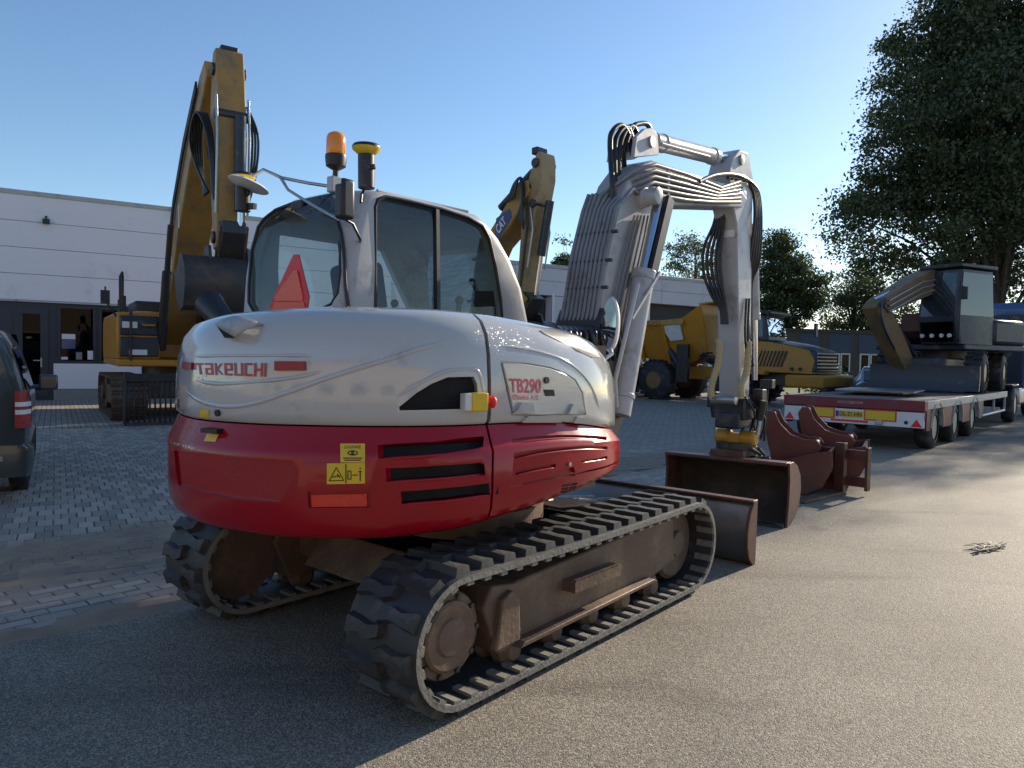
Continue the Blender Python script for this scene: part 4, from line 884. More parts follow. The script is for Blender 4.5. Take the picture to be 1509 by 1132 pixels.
# big round mirror on its bent tube, work lamp
mr = MB().tube([X.px(482, 274, x=-.60), X.px(455, 270, x=-.62), X.px(415, 262, x=-.66), X.px(388, 250, x=-.70), X.px(372, 260, x=-.74)], .011, 8).tube([X.px(412, 260, x=-.66), X.px(425, 280, x=-.72), X.px(460, 302, x=-.78), X.px(498, 323, x=-.82)], .010, 8)
mro = mr.build('mirror_arm', M['galv'], cabo, smooth=60)
mc = X.px(366, 273, x=-.74); mdir = (X.dir(366, 273)*-.25 + V((0, 0, -1)) + V((-.2, .35, 0))).normalized()
MB().lathe(mc, mdir, [(-.035, 0), (-.03, .06), (-.012, .125), (0, .14), (.004, .135), (.005, 0)], 32).build('round_mirror', M['whitep'], mro, smooth=50)
for u, v in ((437, 283), (468, 290)):
    p, n = hit(Bcab, X, u, v, .04); MB().box(p, (.09, .13, .07), Matrix.Rotation(.2, 3, 'Y')).build('work_lamp', M['black'], cabo, bevel=.012)
MB().tube([hit(Bcab, X, u, v, .005)[0] for u, v in ((556, 281), (600, 288), (650, 299), (690, 310))], .012, 8).build('roof_rail', M['greyw'], cabo)

# ---- boom
YB = -.20
def bp(u, v, y=YB): p = X.px(u, v, y=y); return (p.x, p.z)
def B3(u, v, y): return X.px(u, v, y=y)
YN, YF = -.335, -.065
boom_px = [(872, 520), (880, 480), (889, 420), (897, 370), (911, 310), (925, 268), (942, 244), (962, 236), (985, 244), (1030, 258), (1068, 270), (1094, 282), (1102, 294), (1094, 306), (1040, 304), (984, 303), (974, 309), (960, 345), (940, 420), (922, 480), (902, 545), (885, 550)]
boom = MB().xz([bp(u, v, YN) for u, v in boom_px], YN, YF).build('boom', M['boomd'], EX, bevel=.012)
# swing bracket in front of the body
sb_ = MB().xz([(.45, .75), (.45, 1.25), (.75, 1.45), (1.0, 1.95), (1.25, 1.85), (1.35, 1.2), (1.1, .8)], -.40, 0.0).build('swing_bracket', M['steel'], EX, bevel=.02)
MB().b6(.2, .62, -.4, .1, .80, 1.3).build('swing_mount', M['steel'], EX, bevel=.02)
# arm-cylinder ears and cylinder on top
ears = [(936, 232), (940, 200), (952, 189), (964, 188), (971, 198), (973, 228)]
for y0 in (YN + .01, YF - .045): MB().xz([bp(u, v, YN) for u, v in ears], y0, y0 + .035).build('cylinder_ear', M['boomw'], boom, bevel=.006)
MB().cyl(B3(961, 209, YN)+V((0,-.01,0)), B3(961, 209, YN)+V((0, .29, 0)), .045, 16).build('pin', M['galv'], boom)
def cylpx(name, a, b, c, y, rb, rr, parent, m_=None):
    A_, B_, C_ = B3(*a, y), B3(*b, y), B3(*c, y)
    o = MB().cyl(A_, B_, rb, 22).cyl(B_ - (B_-A_).normalized()*.06, B_ + (B_-A_).normalized()*.01, rb*1.12, 22).cyl(A_ + (B_-A_)*.12, A_ + (B_-A_)*.15, rb*1.1, 22).build(name, m_ or M['boomw'], parent, bevel=.004)
    MB().cyl(B_, C_, rr, 16).build('piston_rod', M['chrome'], o, smooth=60); return o
cylpx('arm_cylinder', (962, 208), (1052, 231), (1090, 236), YB, .072, .038, EX)
MB().tube([B3(975, 212, YB - .07), B3(1000, 219, YB - .07), B3(1045, 231, YB - .07)], .013, 8).build('cylinder_pipe', M['boomw'], boom)
# boom cylinder in front of the boom (near side), with its guard
bc_ = cylpx('boom_cylinder', (912, 612), (949, 402), (972, 292), -.43, .085, .045, EX)
MB().bar(B3(953, 404, -.50) + V((.08, 0, 0)), B3(981, 290, -.50) + V((.07, 0, 0)), .035, .09).build('rod_guard', M['black'], bc_)
MB().bar(B3(931, 470, -.52), B3(962, 400, -.52) + V((.1, 0, 0)), .02, .02).build('cylinder_pipe', M['boomw'], bc_)
MB().tube([B3(908, 600, -.5), B3(906, 560, -.5), B3(925, 480, -.52), B3(940, 418, -.52)], .016, 8).build('cylinder_pipe', M['boomw'], bc_)
MB().lathe(B3(973, 288, -.50), (0, 1, 0), [(0, .03), (.01, .065), (.30, .065), (.31, .03)], 20).build('cylinder_pin', M['boomw'], boom)
MB().lathe(B3(945, 292, YN) + V((0, -.06, 0)), (0, 1, 0), [(0, .02), (.01, .075), (.07, .085)], 20).build('pivot_cap', M['boomw'], boom)
# steel pipes: a bundle up the back of the boom, most of them bent over onto its side
back = [B3(u, v, YN) for u, v in ((878, 492), (889, 420), (897, 370), (911, 310), (923, 274))]
for k in range(9):
    y = YF + .015 - k*.037
    pts = [p + V((-.045, y - YN, .012)) for p in back]
    if k >= 3:
        e = k - 3; yn = YN - .032
        pts = pts[:4] + [B3(918 + e*3.5, 282 - 1*e + 6, YN) + V((-.04, y - YN, .01))] + [B3(936 + e*3, 250 + e*9, yn), B3(966 - e, 243 + e*8.6, yn), B3(1012, 257 + e*7.6, yn), B3(1062 - e*2, 277 + e*4.2, yn), B3(1090, 268 + e*6, yn)]
    else: pts[-1] = pts[-1].lerp(pts[-2], .3)
    MB().tube(pts, .0165, 10).build('hydraulic_pipe', M['pipew'], boom, smooth=60)
for t in (.06, .30, .55, .8):
    i = t*3; j = int(i); c = back[j].lerp(back[j+1], i - j)
    MB().box(c + V((-.047, (YF - YN)/2 - .03, .012)), (.022, .36, .018), Matrix.Rotation(.35, 3, 'Y')).build('pipe_clamp', M['steel'], boom)
for u in (985, 1030, 1058): MB().bar(B3(u, 246 + (u - 985)*.36, YN - .034), B3(u, 296, YN - .034), .012, .03).build('pipe_clamp', M['boomw'], boom)
for k in range(5): MB().tube([B3(893 + k*6, 500, YN - .02), B3(907 + k*6, 430, YN - .02), B3(925 + k*6, 350, YN - .02), B3(935 + k*5, 318, YN - .02)], .008, 6).build('grease_line', M['pipew'], boom)
for k, (u0, v0, u1, v1, h) in enumerate([(903, 268, 921, 205, 0), (907, 268, 926, 205, 6), (912, 268, 934, 203, 3), (921, 250, 950, 194, -4)]):
    MB().tube([B3(u0, v0 + 40, YB - .05 + k*.03), B3(u0 - 1, v0, YB - .05 + k*.03), B3(899 + k*7, 212 + k*3, YB), B3(903 + k*9, 193 + h*.5, YB), B3(916 + k*8, 185 + h*.5, YB), B3(u1 + 6, v1 - 4 + h, YB), B3(u1 + 12, v1 + 26, YB + .02)], .021, 10, smooth=40).build('hose', M['hose'], boom, smooth=60)
# hoses at the foot of the boom
ft = MB()
def back0(k): return B3(879, 486, YN) + V((-.05, .30 - k*.037, .02))
for k in range(11):
    ft.tube([B3(824 + k*9, 530, -.40), B3(826 + k*8.4 + (k % 3)*3, 505, -.46), B3(831 + k*7.4, 488, -.42), back0(k)], .018, 8, smooth=14)
ft.build('foot_hoses', M['hose'], boom, smooth=60)
# round mirror on the right-hand front corner
rm = X.px(898, 478, x=.62); rd = V((-.94, .34, .05)).normalized()
def oval(mb, k=2.3): mb.v = [tuple(rm + V(((V(p)-rm).x, (V(p)-rm).y, (V(p)-rm).z*k))) for p in mb.v]; return mb
mrm = oval(MB().lathe(rm, -rd, [(0, .075), (.012, .080), (.035, .068), (.055, .035), (.06, 0)], 28)).build('side_mirror', M['whitep'], EX, smooth=50)
oval(MB().lathe(rm + rd*.003, rd, [(0, .072), (.001, 0)], 28), 2.25).build('mirror_glass', M['mirror'], mrm, smooth=0)
MB().tube([rm + V((.02, 0, -.15)), X.px(902, 521, x=.52), X.px(890, 530, x=.46)], .012, 8).build('mirror_stalk', M['whitep'], mrm)

# ---- arm (stick)
YAN, YAF = -.31, -.09
arm_px = [(1074, 256), (1080, 232), (1091, 220), (1103, 225), (1110, 262), (1109, 330), (1107, 470), (1104, 596), (1090, 596), (1088, 450), (1086, 330), (1080, 300)]
arm = MB().xz([bp(u, v, YAN) for u, v in arm_px], YAN, YAF).build('arm', M['boomw'], EX, bevel=.014)
for u, v, r in ((1092, 236, .05), (1094, 285, .06), (1082, 590, .045)):
    p = B3(u, v, YAN); MB().lathe(p + V((0, -.025, 0)), (0, 1, 0), [(0, .01), (.005, r), (.05, r), (.22, r), (.265, r), (.27, .01)], 18).build('pin', M['galv'], arm)
XA = B3(1087, 400, YAN).x - .03
def A3(u, v, d=0): return X.px(u, v, x=XA - d)
pb = A3(1069, 342); MB().box(pb, (.03, .2, .115)).build('hose_bracket', M['whitep'], arm, bevel=.004)
# bucket cylinder on the far (front) edge of the arm
cylpx('bucket_cylinder', (1109, 330), (1112, 470), (1112, 560), YB, .055, .03, EX)
# looping hoses each side of the arm
for k in range(5):
    MB().tube([A3(1058 + k*3, 296, .02 + .02*k), A3(1052 + k*3.5, 330, .05), A3(1037 + k*6.0, 366 + k*3, .06), A3(1037 + k*6.4, 402 + k*2, .05), A3(1049 + k*4.4, 436, .04), A3(1062 + k*2, 456, .02), A3(1064 + k*2, 478, .02)], .0165, 8, smooth=30).build('hose', M['hose'], arm, smooth=60)
for k in range(5):
    H3 = lambda u, v: X.px(u, v, x=XA + .34 + .03*k)
    MB().tube([B3(1072 + k*6, 262 + k, YAN - .03), B3(1096 + k*2.5, 260 + k*2, YAN - .04), H3(1110 + k*2, 285), H3(1112 + k*2.4, 325), H3(1106 + k*3.2, 372 + k*3), H3(1100 + k*2, 415), H3(1101 + k*1.5, 460), H3(1102 + k, 500)], .0165, 8, smooth=30).build('hose', M['hose'], arm, smooth=60)
MB().tube([B3(1030, 268, YN - .04), B3(1055, 258, YN - .04), B3(1085, 258, YN - .03), B3(1106, 268, YN)], .02, 8, smooth=20).build('hose', M['hose'], arm, smooth=60)
for u in (1068, 1073, 1078, 1100, 1104):
    MB().tube([B3(u, 440, YAN - .02), B3(u - 2, 500, YAN - .03), B3(u - 4 if u < 1090 else u + 6, 540, YAN - .04)], .012, 6, smooth=10).build('hose', M['hose'], arm, smooth=60) if u > 1090 else None
for q, path in enumerate(([(1060, 500), (1060, 520), (1057, 540), (1051, 560), (1048, 575), (1049, 586)], [(1103, 503), (1102, 530), (1099, 552), (1092, 570), (1093, 584)])):
    pts = catmull([A3(u, v, .03) if q == 0 else B3(u, v, YAN - .045) for u, v in path], 30)
    MB().tube(pts, [.030 + .006*(i % 2) for i in range(30)], 10).build('braided_sleeve', M['tan'], arm, smooth=60)

# ---- tilting rotator and grading bucket
TP = B3(1083, 590, YB)
tr1 = MB().box(TP + V((0, 0, -.08)), (.30, .34, .22)); tr1.box(TP + V((-.02, .0, -.20)), (.34, .26, .16))
tiltr = tr1.build('tilt_rotator', M['navy'], EX, bevel=.02)
yl = MB(); cy = B3(1085, 645, YB)
for dy in (-.13, .13): yl.lathe(cy + V((0, dy - .085, 0)), (0, 1, 0), [(0, .06), (.02, .085), (.15, .085), (.17, .06)], 16)
yl.box(cy, (.16, .12, .10)); yl.build('rotator_housing', M['yelp'], tiltr, bevel=.012)
for dy in (-.22, .22):
    a_ = cy + V((0, dy, .0)); MB().cyl(a_ + V((0, 0, .05)), a_ + V((0, dy*.1, .22)), .022, 12).build('tilt_rod', M['chrome'], tiltr)
    MB().cyl(a_ + V((0, dy*.05, .20)), a_ + V((0, dy*.2, .40)), .045, 14).build('tilt_cylinder', M['black'], tiltr)
cp = cy + V((0, 0, -.12)); qc = MB().cyl(cp + V((0, 0, -.05)), cp + V((0, 0, .08)), .2, 28).box(cp + V((0, 0, -.09)), (.36, .44, .06))
for k in range(12): qc.cyl(cp + V((random.uniform(-.2, .2), -.24 + k*.04, -.05)), cp + V((random.uniform(-.2, .2), -.24 + k*.04, .03)), .018, 8)
qc.cyl(cp + V((-.16, -.3, -.1)), cp + V((-.16, .3, -.1)), .035, 14).cyl(cp + V((.16, -.3, -.1)), cp + V((.16, .3, -.1)), .035, 14)
qc.build('quick_coupler', M['steel'], tiltr, bevel=.004)
MB().box(TP + V((.15, -.20, .02)), (.12, .10, .20)).build('valve_block', M['black'], tiltr, bevel=.008); MB().box(TP + V((-.02, .22, .0)), (.14, .09, .16)).build('valve_block', M['black'], tiltr, bevel=.008)
MB().box(B3(1131, 566, YB), (.10, .14, .10)).cyl(B3(1131, 570, YB), B3(1126, 650, YB), .014, 8).build('link_lever', M['black'], tiltr, bevel=.006)
hs = MB()
for k in range(10):
    a_ = TP + V((random.uniform(-.15, .15), random.uniform(-.2, .2), random.uniform(0, .12))); b_ = cy + V((random.uniform(-.12, .18), random.uniform(-.22, .22), random.uniform(-.02, .15)))
    hs.tube([a_, a_.lerp(b_, .5) + V((random.uniform(-.12, .12), random.uniform(-.15, .15), .03)), b_], .012, 6, smooth=10)
hs.build('coupler_hoses', M['hose'], tiltr, smooth=60)
# bucket: open side turned to the machine
bkR = gnd(1160, 775); bkL = bkR + V((-.97, .66, 0)).normalized()*1.22
mid = X.Ri @ ((bkR + bkL)/2 - X.o); bw = 1.22
by = math.atan2((X.Ri @ (bkL - bkR)).x, (X.Ri @ (bkL - bkR)).y)
bprof = [(-.10, .0), (.02, .02), (.22, .06), (.36, .16), (.42, .30), (.38, .44), (.26, .54), (.08, .60), (-.06, .60)]
inn = [(x - .02 if x > .1 else x, z + (.02 if z < .3 else -.02)) for x, z in bprof]
bk = MB()
Rb = Matrix.Rotation(-by, 3, 'Z')
bo = V((mid.x, mid.y, 0))
def BK(x, y, z): return bo + Rb @ V((x, y, z))
bk.loft([[BK(x, y, z) for x, z in bprof] + [BK(x, y, z) for x, z in reversed(inn)] for y in (-bw/2, -bw/4, 0, bw/4, bw/2)])
bucket = bk.build('grading_bucket', M['soil'], EX, smooth=40)
for s in (-1, 1):
    sp = [(-.10, .0), (.02, .0), (.22, .05), (.37, .15), (.43, .30), (.39, .45), (.26, .555), (.08, .615), (-.075, .615), (-.03, .45), (-.05, .2)]
    MB().prism([BK(x, s*bw/2, z) for x, z in sp], Rb @ V((0, s*.022, 0))).build('bucket_side', M['brown'], bucket, bevel=.004)
MB().box(BK(-.02, 0, .605), (.16, bw, .03), Rb).build('bucket_lip', M['brown'], bucket, bevel=.005)
MB().box(BK(-.10, 0, .012), (.14, bw*.98, .022), Rb).build('bucket_cutting_edge', M['steel'], bucket, bevel=.003)
MB().box(BK(.12, 0, .64), (.26, .34, .09), Rb).build('bucket_hitch', M['brown'], bucket, bevel=.01)
MB().prism([BK(-.16, -bw/2 + .0, .0), BK(-.10, -bw/2 + .09, .0), BK(-.04, -bw/2 + .02, .0)], (0, 0, .03)).build('edge_stub', M['galv'], bucket)
# ================================================================ BUILDINGS
# ---- long white industrial hall on the left, facade along local x, outside is -y
FB = Frame(-13.89, 22.02, 32.0)
HALL = empty('industrial_hall', FB, 'long white clad industrial hall with dark ground floor windows behind the parked van', 'building')
xl = lambda u, v=500: FB.px(u, v, y=0).x
XL0, XL1 = -14.0, xl(575); ZC, ZT = 2.98, 6.12
MB().b6(XL0, XL1, .10, 14, 0, ZT - .05).build('wall', M['conc'], HALL)
rows = [ZC + (ZT - .06 - ZC)*k/4 for k in range(5)]
cols = [XL0, -8.2, -2.4, 3.4, 9.0, XL1]
for r in range(4):
    for c in range(5):
        MB().b6(cols[c] + .006, cols[c+1] - .006, -.04, .12, rows[r] + .006, rows[r+1] - .006).build('panel', M['clad'], HALL, bevel=.006)
MB().b6(XL0, XL1, -.07, .3, ZT - .07, ZT + .07).build('roof_edge', M['greyw'], HALL, bevel=.01)
MB().b6(XL0, XL1, -.075, .12, ZC - .05, ZC - .004).build('drip_edge', M['greyw'], HALL)
# dark strip with door and windows
xd0, xd1 = xl(14), xl(77); zw = FB.px(110, 535, y=0).z; zp = FB.px(110, 576, y=0).z
MB().b6(XL0, XL1, .02, .11, 0, ZC - .05).build('dark_infill', M['anth'], HALL)
zw = max(zw, .9); zp = max(.2, min(zp, .4))
MB().b6(xd1 + .03, XL1, -.03, .03, zp + .06, zw - .02).build('parapet_panel', M['clad'], HALL, bevel=.006)
MB().b6(xd1 + .03, XL1, -.02, .06, 0, zp + .05).build('plinth', M['conc'], HALL)
def window(x0, x1, z0, z1, parent, fm, y=-.02, gm='darkglass', t=.07):
    w = MB()
    for a in ((x0, x1, z0, z0 + t), (x0, x1, z1 - t, z1), (x0, x0 + t, z0 + t, z1 - t), (x1 - t, x1, z0 + t, z1 - t)): w.b6(a[0], a[1], y, y + .07, a[2], a[3])
    f = w.build('window', fm, parent, bevel=.004)
    MB().add([(x0 + t, y + .03, z0 + t), (x1 - t, y + .03, z0 + t), (x1 - t, y + .03, z1 - t), (x0 + t, y + .03, z1 - t)], [(0, 1, 2, 3)]).build('pane', M[gm], f, smooth=0)
    return f
ws = [(xl(85), xl(141)), (xl(146), xl(176)), (xl(178), xl(232)), (xl(236), xl(290))]
for a, b in ws: window(a, b, zw, ZC - .12, HALL, M['anth'])
dr = window(xd0 + .12, xd1 - .10, .12, ZC - .2, HALL, M['anth'], -.03, t=.20); dr.name = 'door'
hx = xd1 - .28; MB().b6(hx - .02, hx + .02, -.06, -.025, 1.0, 1.28).bar((hx, -.08, 1.2), (hx - .2, -.08, 1.2), .02, .025).build('handle', M['galv'], dr)
# near-black sheet standing in for unlit rooms behind the glass, with a few pale things on show
MB().b6(XL0 + .5, XL1 - .3, .125, .13, .1, ZC - .1).build('room_back', M['pitch'], HALL)
for (u0, u1, v0, v1, mm) in ((91, 111, 492, 500, 'whitep'), (91, 111, 500, 514, 'blue'), (112, 121, 519, 530, 'conc'), (129, 138, 517, 530, 'whitep'), (90, 100, 526, 530, 'whitep'), (38, 47, 496, 499, 'galv')):
    a, b = FB.px(u0, v0, y=.0), FB.px(u1, v1, y=.0); MB().b6(a.x, b.x, .0, .012, b.z, a.z).build('display_item', M[mm], HALL)
lp = FB.px(68, 327, y=-.04); MB().box(lp + V((0, -.08, 0)), (.18, .16, .14)).box(lp + V((0, -.02, .1)), (.06, .05, .15)).build('wall_lamp', M['black'], HALL, bevel=.01)
lp = FB.px(265, 316, y=-.04); MB().box(lp + V((0, -.15, 0)), (.36, .12, .28), Matrix.Rotation(.4, 3, 'X')).build('floodlight', M['navy'], HALL, bevel=.015)

# ---- lower garage wing to the right, same line
WING = empty('garage_wing', Frame(FB.o.x, FB.o.y, 32.0), 'low grey white garage wing with dark roller doors behind the dump truck', 'building')
XW0, XW1, ZW = XL1 + .02, xl(1092, 450), 5.55
MB().b6(XW0 - .0, XW1, .6, 10, 0, ZW - .08).build('wall', M['conc'], WING)
MB().b6(XW0, XW1, .0, .9, ZW - .10, ZW + .06).build('roof_edge', M['greyw'], WING, bevel=.01)
doors = [(xl(735, 450), xl(814, 450)), (xl(958, 450), xl(1046, 450))]
zl = FB.px(780, 434, y=0).z; zl2 = FB.px(1000, 449, y=0).z
zl = (zl + zl2)/2
rws = [zl, zl + (ZW - .1 - zl)*.52, ZW - .1]; cl = [XW0 + k*(XW1 - XW0)/7 for k in range(8)]
for r in range(2):
    for c in range(7): MB().b6(cl[c] + .008, cl[c+1] - .008, .04, .62, rws[r] + .007, rws[r+1] - .007).build('panel', M['clad2'], WING, bevel=.006)
piers = [(XW0, doors[0][0]), (doors[0][1], doors[1][0]), (doors[1][1], XW1)]
for a, b in piers:
    zs = [0, zl*.33, zl*.66, zl]
    for r in range(3): MB().b6(a, b, .04, .62, zs[r] + .012, zs[r+1] - .012).build('panel', M['clad2'], WING, bevel=.006)
for a, b in doors:
    d = MB().b6(a + .02, b - .02, .5, .56, 0, zl).build('roller_door', M['gdoor'], WING)
    for k in range(7): MB().b6(a + .03, b - .03, .485, .5, k*zl/7 + .015, (k + 1)*zl/7 - .015).build('door_slat', M['gdoor'], d, bevel=.004)
    MB().b6(a - .12, a, .0, .1, 0, zl + .1).build('door_jamb', M['whitep'], WING); MB().b6(b, b + .12, .0, .1, 0, zl + .1).build('door_jamb', M['whitep'], WING)

# ---- low brick building with blue panels far behind
FL_ = Frame(17.5, 50.0, 12.0)
OFF = empty('brick_office', FL_, 'low dark brick building with blue panels over white framed windows behind the fence', 'building')
HB = 3.7
MB().b6(-6, 34, 0, 10, 0, HB).build('wall', M['brick'], OFF); MB().b6(-6.1, 34.1, -.12, 10, HB, HB + .22).build('roof_edge', M['anth'], OFF)
fx = lambda u: FL_.px(u, 530, y=0).x
for u0, u1 in ((1222, 1253), (1266, 1297), (1310, 1345), (1180, 1205)):
    a, b = fx(u0), fx(u1)
    MB().b6(a - .1, b + .1, -.03, .02, 2.35, HB - .1).build('blue_panel', M['bluep'], OFF)
    m_ = (a + b)/2
    for c, d in ((a, m_), (m_, b)): window(c + .03, d - .03, .75, 2.3, OFF, M['whitep'], -.05, 'darkglass', .1)
    MB().b6(a - .1, b + .1, -.12, .0, .66, .75).build('sill', M['whitep'], OFF)

# ---- fence, hedge, lawn strip in front of it
FF = Frame(15.0, 38.0, 8.0)
fence = empty('rail_fence', FF, 'low dark rail fence in front of the brick building', 'fence')
for k in range(12): MB().b6(-1.5 + k*1.4, -1.42 + k*1.4, -.04, .04, 0, 1.15).build('post', M['anth'], fence)
for z in (.35, .72, 1.08): MB().b6(-1.5, 14, -.02, .02, z, z + .06).build('rail', M['anth'], fence)
gr = MB().add([FF.w((-5, .4, .012)), FF.w((24, .4, .012)), FF.w((24, 9, .012)), FF.w((-5, 9, .012))], [(0, 1, 2, 3)]).build('lawn', M['grass']); tag(gr, kind='structure')
def bush(name, fr, label, pts, n, size, leaf, rad_=.4):
    root = empty(name, fr, label, 'shrub')
    c = []
    for p in pts:
        q = np.array(p) + RNG.normal(size=(n, 3))*np.array([rad_, rad_, rad_*.7]); q[:, 2] = np.clip(q[:, 2], .03, None); c.append(q)
    mkobj('foliage', leaf_mesh('foliage', np.concatenate(c), size), leaf, root)
    st = MB()
    for p in pts: st.tube([(p[0], p[1], 0), (p[0] + .05, p[1], p[2]*.6), (p[0], p[1], p[2])], .02, 5)
    st.build('stem', M['bark'], root)
bush('shrub', Frame(15.4, 36.4, 0), 'pale flowering shrub beside the rail fence', [(0, 0, .9), (.6, .1, .75), (-.5, 0, .7), (.2, .2, 1.3)], 260, .10, M['leafl'])
bush('shrub', Frame(17.2, 36.0, 0), 'low sunlit green ground cover under the rail fence', [(k*.7 - 2, 0, .35) for k in range(8)], 260, .09, M['leafl'], .3)

# ================================================================ TREES OF THE PLACE
def at(u, Y): r = px_ray(u, 500); return (r.x/r.y*Y, Y)
big = at(1475, 40)
tree('large_tree', big, 5.0, .42, [(-.2, 0, 17.5, 5.0, 6, 6.0), (-3.2, -1, 13.4, 4.8, 5.5, 4.2), (1.6, 2, 14.5, 4.6, 4.6, 7.0), (-4.6, 0, 9.0, 4.6, 5.0, 3.8), (2.4, 1, 9.0, 5.2, 5.0, 4.4), (.2, 1, 21.5, 4.2, 4.5, 4.2), (4.5, 1, 19.5, 3.6, 3.4, 5.0), (7.6, 1.5, 20.5, 3.2, 3.2, 4.6), (-2.6, 3, 18.5, 3.4, 4, 4.0), (-6.6, 0, 10.6, 2.6, 3, 2.0)],  # right-hand top lobes, out of view, are shaped to shade the yard
     1150, 180, .12, M['leafd'], 'very tall dark tree towering over the flatbed trailer', shell=.2, crad=1.15)
tree('broad_tree', at(1150, 58), 3.0, .35, [(0, 0, 7.4, 2.3, 2.6, 4.0), (-.7, 0, 10.2, 1.5, 1.8, 1.9), (1.5, 0, 7.2, 1.6, 2.2, 3.4), (-1.6, 0, 5.8, 1.5, 2.2, 3.2)], 210, 150, .12, M['leafm'], 'broad dark green tree behind the dump truck cab', shell=.3, crad=.9)
tree('airy_tree', at(1020, 66), 4.0, .25, [(0, 0, 9.3, 2.6, 2.6, 3.4), (1.6, 0, 8.0, 1.8, 2, 2.6), (-.9, 0, 11.5, 1.5, 1.5, 2.0)], 130, 70, .12, M['leafl'], 'thin pale tree rising over the garage wing roof', shell=.3, crad=.9)
tree('rounded_tree', at(1252, 62), 3.0, .35, [(0, 0, 6.4, 2.0, 2.6, 3.4), (1.2, 0, 8.2, 1.6, 2, 2.0), (-1.1, 0, 5.6, 1.4, 2, 2.6), (3.4, 0, 6.0, 2.2, 2.6, 3.6)], 190, 110, .12, M['leafl'], 'rounded green tree between the broad tree and the tall dark tree', shell=.3, crad=.9)
tree('small_tree', at(833, 62), 5.0, .2, [(0, 0, 10.3, 1.0, 1.0, 1.7), (.0, 0, 9.0, 1.3, 1.3, 1.2)], 34, 90, .13, M['leafm'], 'small bushy treetop peeking over the hall roof', shell=.3, crad=.6)
tree('sunward_tree', (47, 46), 5.0, .4, [(0, 0, 14, 6.5, 6.5, 7), (-3, 2, 18, 5, 5, 5), (-1, 3, 9, 6, 6, 4)], 320, 110, .2, M['leafd'], 'dark tree standing behind the tall tree along the road', shell=.3, crad=1.5)

# ---- unseen hall behind the camera, added for warm fill and reflections in the paint
M['plaster'] = mat('warm_pale_brick', (.52, .40, .28), .85, var=.12, scale=2, bump=.3, bscale=20)
FO = Frame(-6, -17.0, -6.0)
OPP = empty('unseen_brick_hall', FO, 'unseen warm pale brick hall across the road, added for fill light and mirrored in the white paint', 'building')
MB().b6(-45, 45, -10, 0, 0, 6.5).build('wall', M['plaster'], OPP)
MB().b6(-45.2, 45.2, -10, .15, 6.5, 6.8).build('roof_edge', M['anth'], OPP)
for k in range(14):
    x = -42 + k*6.2
    window(x, x + 3.4, 1.0, 2.9, OPP, M['whitep'], -.05 + .05, 'darkglass', .1)
# ================================================================ THE YELLOW EXCAVATORS
def steel_track(root, y, L, H, W, mshoe, mframe):
    R_ = H/2; D = L - H; per = 2*D + 2*math.pi*R_; n = int(per/.19)
    def pt(s):
        d = (s % 1)*per
        if d < D: return -D/2 + d, H, 0, 1
        d -= D
        if d < math.pi*R_: a = d/R_; return D/2 + R_*math.sin(a), R_ + R_*math.cos(a), math.sin(a), math.cos(a)
        d -= math.pi*R_
        if d < D: return D/2 - d, 0, 0, -1
        d -= D; a = d/R_; return -D/2 - R_*math.sin(a), R_ - R_*math.cos(a), -math.sin(a), -math.cos(a)
    fr = MB().xz([(-D/2, H*.25), (-D/2, H*.7), (D/2, H*.75), (D/2, H*.25)], y - W*.28, y + W*.28).build('track_frame', mframe, root, bevel=.02)
    for x in (-D/2, D/2): MB().cyl((x, y - W*.3, R_), (x, y + W*.3, R_), R_*.86, 24).cyl((x, y - W*.42, R_), (x, y + W*.42, R_), R_*.4, 16).build('idler', mframe, root, bevel=.01)
    sh = MB().box((0, 0, -.02), (.165, W, .03)).box((-.05, 0, .008), (.02, W, .03)); sh.box((.045, 0, .004), (.02, W, .022)); me = sh.mesh('track_shoe', True, 30); me.materials.append(mshoe)
    for k in range(n):
        x, z, nx, nz = pt(k/n); mkobj('track_shoe', me, None, fr, (x - nx*.02, y, z - nz*.02 + .0), (0, math.atan2(nx, nz), 0))
def dig_bucket(parent, fr, c, w, s, m_, name='bucket', yaw=0.0, teeth=True, roll=0.0):
    """curved digging bucket; c local centre of the pins, s size, mouth towards -x"""
    R_ = Matrix.Rotation(yaw, 3, 'Z') @ Matrix.Rotation(roll, 3, 'Y'); c = V(c)
    prof = [(-.42, -.02), (-.30, -.50), (-.05, -.78), (.30, -.80), (.52, -.55), (.55, -.22), (.40, .02), (.18, .12)]
    inn = [(x*.94 - .01, z*.95 - .005) for x, z in prof]
    T = lambda x, y, z: c + R_ @ V((x*s, y, z*s))
    b = MB().loft([[T(x, y, z) for x, z in prof] + [T(x, y, z) for x, z in reversed(inn)] for y in (-w/2, 0, w/2)])
    o = b.build(name, m_, parent, smooth=40)
    for k in (-1, 1): MB().prism([T(x, k*w/2, z) for x, z in [(-.44, -.03), (-.31, -.51), (-.05, -.80), (.31, -.82), (.54, -.56), (.57, -.22), (.41, .03), (.18, .13), (-.1, .02)]], R_ @ V((0, k*.03, 0))).build('bucket_side', m_, o, bevel=.006)
    for k in (-1, 1): MB().prism([T(x, k*w*.2, z) for x, z in [(.10, .0), (.45, -.1), (.40, .22), (.25, .30), (.0, .30), (-.05, .15)]], R_ @ V((0, k*.05, 0))).build('bucket_ear', m_, o, bevel=.006)
    if teeth:
        for k in range(5): MB().bar(T(-.36, (k - 2)*w*.22, -.02), T(-.50, (k - 2)*w*.22, .14), .09, .05, w2=.05, h2=.02).build('tooth', M['steel'], o)
    return o

